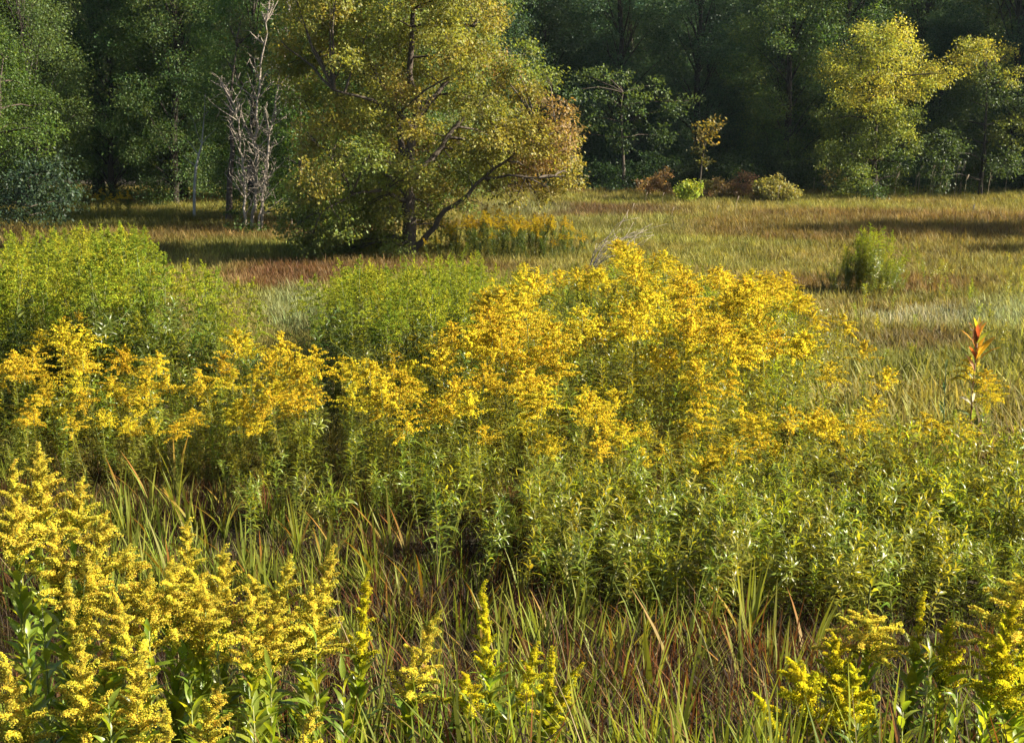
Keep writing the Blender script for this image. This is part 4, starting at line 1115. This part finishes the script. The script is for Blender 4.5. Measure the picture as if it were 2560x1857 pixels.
# ---- thin morning haze over the meadow
def haze():
    V = [(x, y, z) for z in (-1.2, 24.0) for (x, y) in ((-75, -6), (75, -6), (75, 72), (-75, 72))]
    F = [(0, 2, 1), (0, 3, 2), (4, 5, 6), (4, 6, 7), (0, 1, 5), (0, 5, 4), (1, 2, 6), (1, 6, 5), (2, 3, 7), (2, 7, 6), (3, 0, 4), (3, 4, 7)]
    g = Geo(); g.add(V, F, (1, 1, 1))
    m = bpy.data.materials.new('haze'); m.use_nodes = True; nt = m.node_tree; nt.nodes.clear()
    o = nt.nodes.new('ShaderNodeOutputMaterial'); v = nt.nodes.new('ShaderNodeVolumePrincipled')
    v.inputs['Density'].default_value = HAZE; v.inputs['Color'].default_value = (.72, .88, 1.0, 1); v.inputs['Anisotropy'].default_value = .2
    nt.links.new(v.outputs[0], o.inputs['Volume'])
    obj('haze', g.mesh('haze', m), kind='stuff', label='thin bluish haze over the meadow and forest edge')
HAZE = .00010
haze()

# ================================================================== grass
def blade(g, r, h, w, lean, a, base, c0, c1, curl=1.0, seg=4):
    """one grass blade as a narrow curved strip, folded along its middle"""
    dx, dy = math.cos(a), math.sin(a)
    sx, sy = -dy, dx
    V = []; F = []; Cl = []
    for i in range(seg + 1):
        t = i / seg
        off = lean * h * t ** (1 + curl)
        z = h * t * (1 - .22 * lean * t)
        ww = w * (1 - t ** 2.2) * .5 + .0004
        px, py = base[0] + dx * off, base[1] + dy * off
        V += [(px + sx * ww, py + sy * ww, z), (px - sx * ww, py - sy * ww, z)]
        c = np.array(c0) * (1 - t) + np.array(c1) * t
        Cl += [c, c]
        if i: k = 2 * i; F += [(k - 2, k - 1, k + 1), (k - 2, k + 1, k)]
    g.add(V, F, np.array(Cl))
def tuft(seed, n, h, w, spread, cols, lean=.28, seg=4):
    r = np.random.default_rng(seed); g = Geo()
    for i in range(n):
        c0, c1 = cols[r.integers(0, len(cols))]
        a = r.uniform(0, 6.28); rad = spread * math.sqrt(r.uniform(0, 1))
        blade(g, r, h * r.uniform(.55, 1.15), w * r.uniform(.7, 1.3), max(.02, r.normal(lean, .22)), a, (rad * math.cos(a + r.normal(0, .6)), rad * math.sin(a + r.normal(0, .6))),
              np.array(c0) * r.uniform(.8, 1.2), np.array(c1) * r.uniform(.8, 1.2), r.uniform(.5, 1.4), seg)
    return g.mesh('grass_tuft', M_GRASS)
WH = (1, 1, 1)
GREEN = ((.085, .120, .016), (.15, .18, .025)); OLIVE = ((.10, .085, .02), (.17, .15, .03)); BROWN = ((.10, .045, .018), (.15, .075, .03)); STRAW = ((.24, .17, .07), (.32, .25, .12)); RED = ((.075, .028, .010), (.15, .065, .020)); DARK = ((.012, .008, .005), (.030, .018, .009)); LIMEG = ((.11, .15, .018), (.19, .22, .025)); RBR = ((.045, .024, .010), (.085, .042, .015)); DST = ((.080, .060, .020), (.13, .105, .035))
near_t = [tuft(1, 10, .50, .017, .10, [LIMEG, GREEN, LIMEG, RBR], .25), tuft(2, 16, .34, .011, .14, [DARK, RBR, DARK, DARK], .45), tuft(3, 14, .40, .012, .12, [DARK, GREEN, DARK, RBR], .3),
          tuft(4, 11, .44, .014, .09, [GREEN, LIMEG, GREEN, OLIVE], .35), tuft(5, 14, .26, .008, .16, [DARK, RBR, DST, DARK], .9), tuft(6, 11, .48, .013, .1, [RBR, RED, RED, DARK], .22)]
STALK = ((.20, .15, .07), (.30, .24, .12))
near_t += [tuft(7, 4, .72, .0045, .06, [STALK, STALK, DST], .55, 6), tuft(8, 5, .55, .004, .12, [STALK, RBR, DST], 1.0, 6)]
# foreground grass between the goldenrods
r_ = np.random.default_rng(90)
n = 27000
gx = r_.uniform(-5.5, 5.5, n); gy = r_.uniform(3.2, 13.5, n)
ok = (np.abs(gx) < gy * .42 + .4)
gap = vnoise(gx, gy, .55, 71) + r_.uniform(-.25, .25, n) < .36
gap = gap[ok]
gx, gy = gx[ok], gy[ok]; n = len(gx)
px, py = project(gx, gy, ground_z(gx, gy))
nz = vnoise(gx, gy, .7, 31); nz2 = vnoise(gx, gy, 1.6, 33)
green = np.clip((nz - .54) * 4.0 + .26 * (py < 1330) - .3 * smooth(1350, 1700, px) * (py > 1250), 0.06, .75)
pick = r_.uniform(0, 1, n)
idx = np.where(pick < green, np.where(r_.uniform(0, 1, n) < .5, 0, 3), r_.choice([1, 2, 4, 5], n, p=[.40, .28, .20, .12]))
occ = np.zeros((120, 120), bool)
PA = np.array(PLANTS)
for ddx in (-1, 0, 1):
    for ddy in (-1, 0, 1):
        occ[np.clip(((PA[:, 0] + 15) * 4).astype(int) + ddx, 0, 119), np.clip((PA[:, 1] * 4).astype(int) + ddy, 0, 119)] = True
inside = occ[np.clip(((gx + 15) * 4).astype(int), 0, 119), np.clip((gy * 4).astype(int), 0, 119)]
idx = np.where(gap, r_.choice([1, 4, 1, 2], n), idx)
rust = (((px - 1560) / 330) ** 2 + ((py - 1530) / 190) ** 2 < 1) | (((px - 1180) / 170) ** 2 + ((py - 1330) / 120) ** 2 < 1)
idx = np.where(rust & (r_.uniform(0, 1, n) < .5), r_.choice([5, 1, 1, 2], n), idx)
idx = np.where(r_.uniform(0, 1, n) < .07, r_.integers(6, 8, n), idx)
sc = r_.uniform(.6, 1.15, n) * (.66 + .45 * nz2) * np.where(inside, .6, 1.0) * np.where(gap, .7, 1.0)
scl = np.stack([sc, sc, sc * r_.uniform(.8, 1.15, n)], 1)
rot = np.stack([r_.normal(0, .12, n), r_.normal(.08, .12, n), r_.uniform(0, 6.28, n)], 1)
icol = np.clip(1 + r_.normal(0, .14, (n, 1)) + r_.normal(0, .04, (n, 3)), .5, 1.6)
scatter('tall_grass', np.stack([gx, gy, ground_z(gx, gy) - .02], 1), rot, scl, idx, icol, near_t, kind='stuff', label='dark brown and green tall grass between the foreground goldenrods')

# meadow beyond
far_t = [tuft(20 + i, 22, .25, .017, .22, [(WH, (1.15, 1.12, 1.0)), ((.8, .8, .8), WH), ((.62, .6, .55), (.9, .9, .85))], .5, 3) for i in range(5)]
n = 46000
gy = 12 + 50 * r_.uniform(0, 1, n) ** 1.25
gx = r_.uniform(-1, 1, n) * (gy * .40 + 1.5)
px, py = project(gx, gy, ground_z(gx, gy))
base = np.zeros((n, 3)); 
tan = np.array([.205, .170, .055]); gold = np.array([.200, .205, .045]); redb = np.array([.140, .080, .036]); pale = np.array([.190, .215, .090]); dk = np.array([.070, .060, .022]); gr = np.array([.110, .135, .026])
n1 = vnoise(gx * .55, gy, 2.2, 41)[:, None]; n2 = vnoise(gx * .3, gy, 3.5, 42)[:, None]; n3 = vnoise(gx, gy, .8, 43)[:, None]
base[:] = tan * (1 - n1) + gold * n1
w = np.clip((n2 - .6) * 4, 0, .6); base = base * (1 - w) + redb * w
def blob(cx, cy, rx, ry, col, k=1.0):
    global base
    d = ((px - cx) / rx) ** 2 + ((py - cy) / ry) ** 2
    w = (np.clip(1.5 - d, 0, 1) * k)[:, None]
    base = base * (1 - w) + np.array(col) * w
blob(640, 620, 150, 36, redb); blob(900, 600, 260, 20, redb, .7)
blob(660, 700, 80, 55, pale, .95); blob(2100, 715, 200, 18, (.30, .30, .19), .9); blob(2240, 705, 90, 40, (.24, .27, .12), .8)
blob(1950, 640, 260, 26, redb, .8); blob(2060, 560, 330, 14, redb, .35); blob(1300, 470, 220, 14, (.115, .075, .04), .8)
blob(1160, 468, 100, 16, pale * .9, .7); blob(1380, 510, 160, 26, (.18, .19, .055), .7); blob(560, 560, 250, 20, gr, .6); blob(250, 500, 260, 16, gr * .8, .7)
blob(2080, 830, 220, 90, gr * 1.1, .55); blob(2050, 770, 130, 30, (.15, .105, .06), .7)
base *= (.72 + .56 * n3)
inside = occ[np.clip(((gx + 15) * 4).astype(int), 0, 119), np.clip((gy * 4).astype(int), 0, 119)] & (gx > -15) & (gx < 15) & (gy < 30)
hgt = np.where(inside, .5, 1.0) * np.where((px > 1850) & (py > 740) & (gy < 18), 1.9, 1.0)
sc = r_.uniform(.7, 1.2, n)[:, None] * np.array([[1, 1, 1]]) * (hgt * (.85 + .3 * n2[:, 0]))[:, None]
rot = np.stack([r_.normal(0, .10, n), r_.normal(.10, .10, n), r_.uniform(0, 6.28, n)], 1)
icol = np.clip(base * (1 + r_.normal(0, .13, (n, 1)) + r_.normal(0, .04, (n, 3))), .01, .6)
scatter('meadow_grass', np.stack([gx, gy, ground_z(gx, gy) - .02], 1), rot, sc, r_.integers(0, 5, n), icol, far_t, kind='stuff', label='tan, olive and red-brown meadow grass reaching back to the forest')

# broad green grass shoots one can pick out in the foreground
def shoot_blades(k):
    g = Geo(); r = np.random.default_rng(600 + k)
    blade(g, r, 1.0, .042, .10 + .16 * k, 0, (0, 0), (.11, .15, .02), (.20, .20, .03) if k < 3 else (.30, .13, .02), .7, 6)
    return g.mesh('blade', M_BLADE)
SHOOT = [shoot_blades(k) for k in range(4)]
shr = random.Random(8)
spots = [(600, 1300), (700, 1340), (1060, 1290), (1150, 1310), (1210, 1250), (1400, 1360), (1440, 1310), (1290, 1400), (1580, 1390), (1620, 1420), (1500, 1500), (1700, 1470), (1290, 1590), (1320, 1640), (960, 1520), (1020, 1450), (860, 1370), (500, 1140), (390, 1060), (440, 1130), (200, 1120), (240, 1180), (330, 1150), (620, 1120), (540, 1060), (1460, 1260),
         (780, 1180), (840, 1250), (900, 1180), (980, 1230), (1130, 1180), (1220, 1140), (660, 1180), (740, 1120), (1780, 1450), (1650, 1390), (1560, 1300), (1360, 1470), (880, 1500), (1180, 1400), (750, 830), (830, 840), (2030, 800), (2000, 850), (2230, 1000), (2260, 960), (2200, 1080), (2100, 1000)]
spots += [(shr.uniform(180, 1250), shr.uniform(1080, 1330)) for _ in range(55)] + [(shr.uniform(850, 1800), shr.uniform(1300, 1600)) for _ in range(45)]
for (px, py) in spots:
    p = on_ground(px, min(1640, py + 60)); s = shr.uniform(.40, .70)
    t = thing('grass_shoot', p, 'broad-bladed green grass shoot ' + ('in the pale meadow at right' if px > 1900 else 'behind the bottom left goldenrods' if px < 700 else 'in the dark grass below the leafy plants' if py < 1330 else 'in the rusty grass at the bottom centre'), 'grass', 'broad grass shoots', shr.uniform(0, 6.28), s, (shr.gauss(0, .08), shr.gauss(.06, .08)))
    for i in range(shr.randint(4, 7)):
        o = obj('blade', SHOOT[shr.choice([0, 0, 1, 1, 2, 3])], t, (shr.gauss(0, .02), shr.gauss(0, .02), 0)); o.rotation_euler = (0, 0, shr.uniform(0, 6.28)); q = shr.uniform(.6, 1.1); o.scale = (1, 1, q)

# pale seed plumes along the far meadow edge
g = Geo(); tube(g, [(0, 0, 0), (.02, 0, .5), (.06, 0, .95)], [.008, .007, .006], (.25, .2, .12), 4); RS = g.mesh('stem', M_STEM)
g = Geo(); tube(g, [(.06, 0, .93), (.09, 0, 1.02), (.14, 0, 1.14), (.17, 0, 1.2)], [.012, .035, .03, .006], (.45, .38, .30), 6); RP = g.mesh('seed_plume', M_FLOWER)
for i in range(34):
    if i < 26: px, py = shr.uniform(1800, 2268), shr.uniform(430, 446)
    else: px, py = shr.uniform(1300, 2200), shr.uniform(455, 510)
    p = on_ground(px, py)
    t = thing('reed', p, 'thin reed with a pale seed plume at the far meadow edge', 'reed', 'pale plumed reeds along the forest foot', shr.uniform(-.6, .6), shr.uniform(.7, 1.2) if i < 26 else shr.uniform(.4, .6))
    obj('stem', RS, t); obj('seed_plume', RP, t)
print('objects', len(bpy.data.objects))
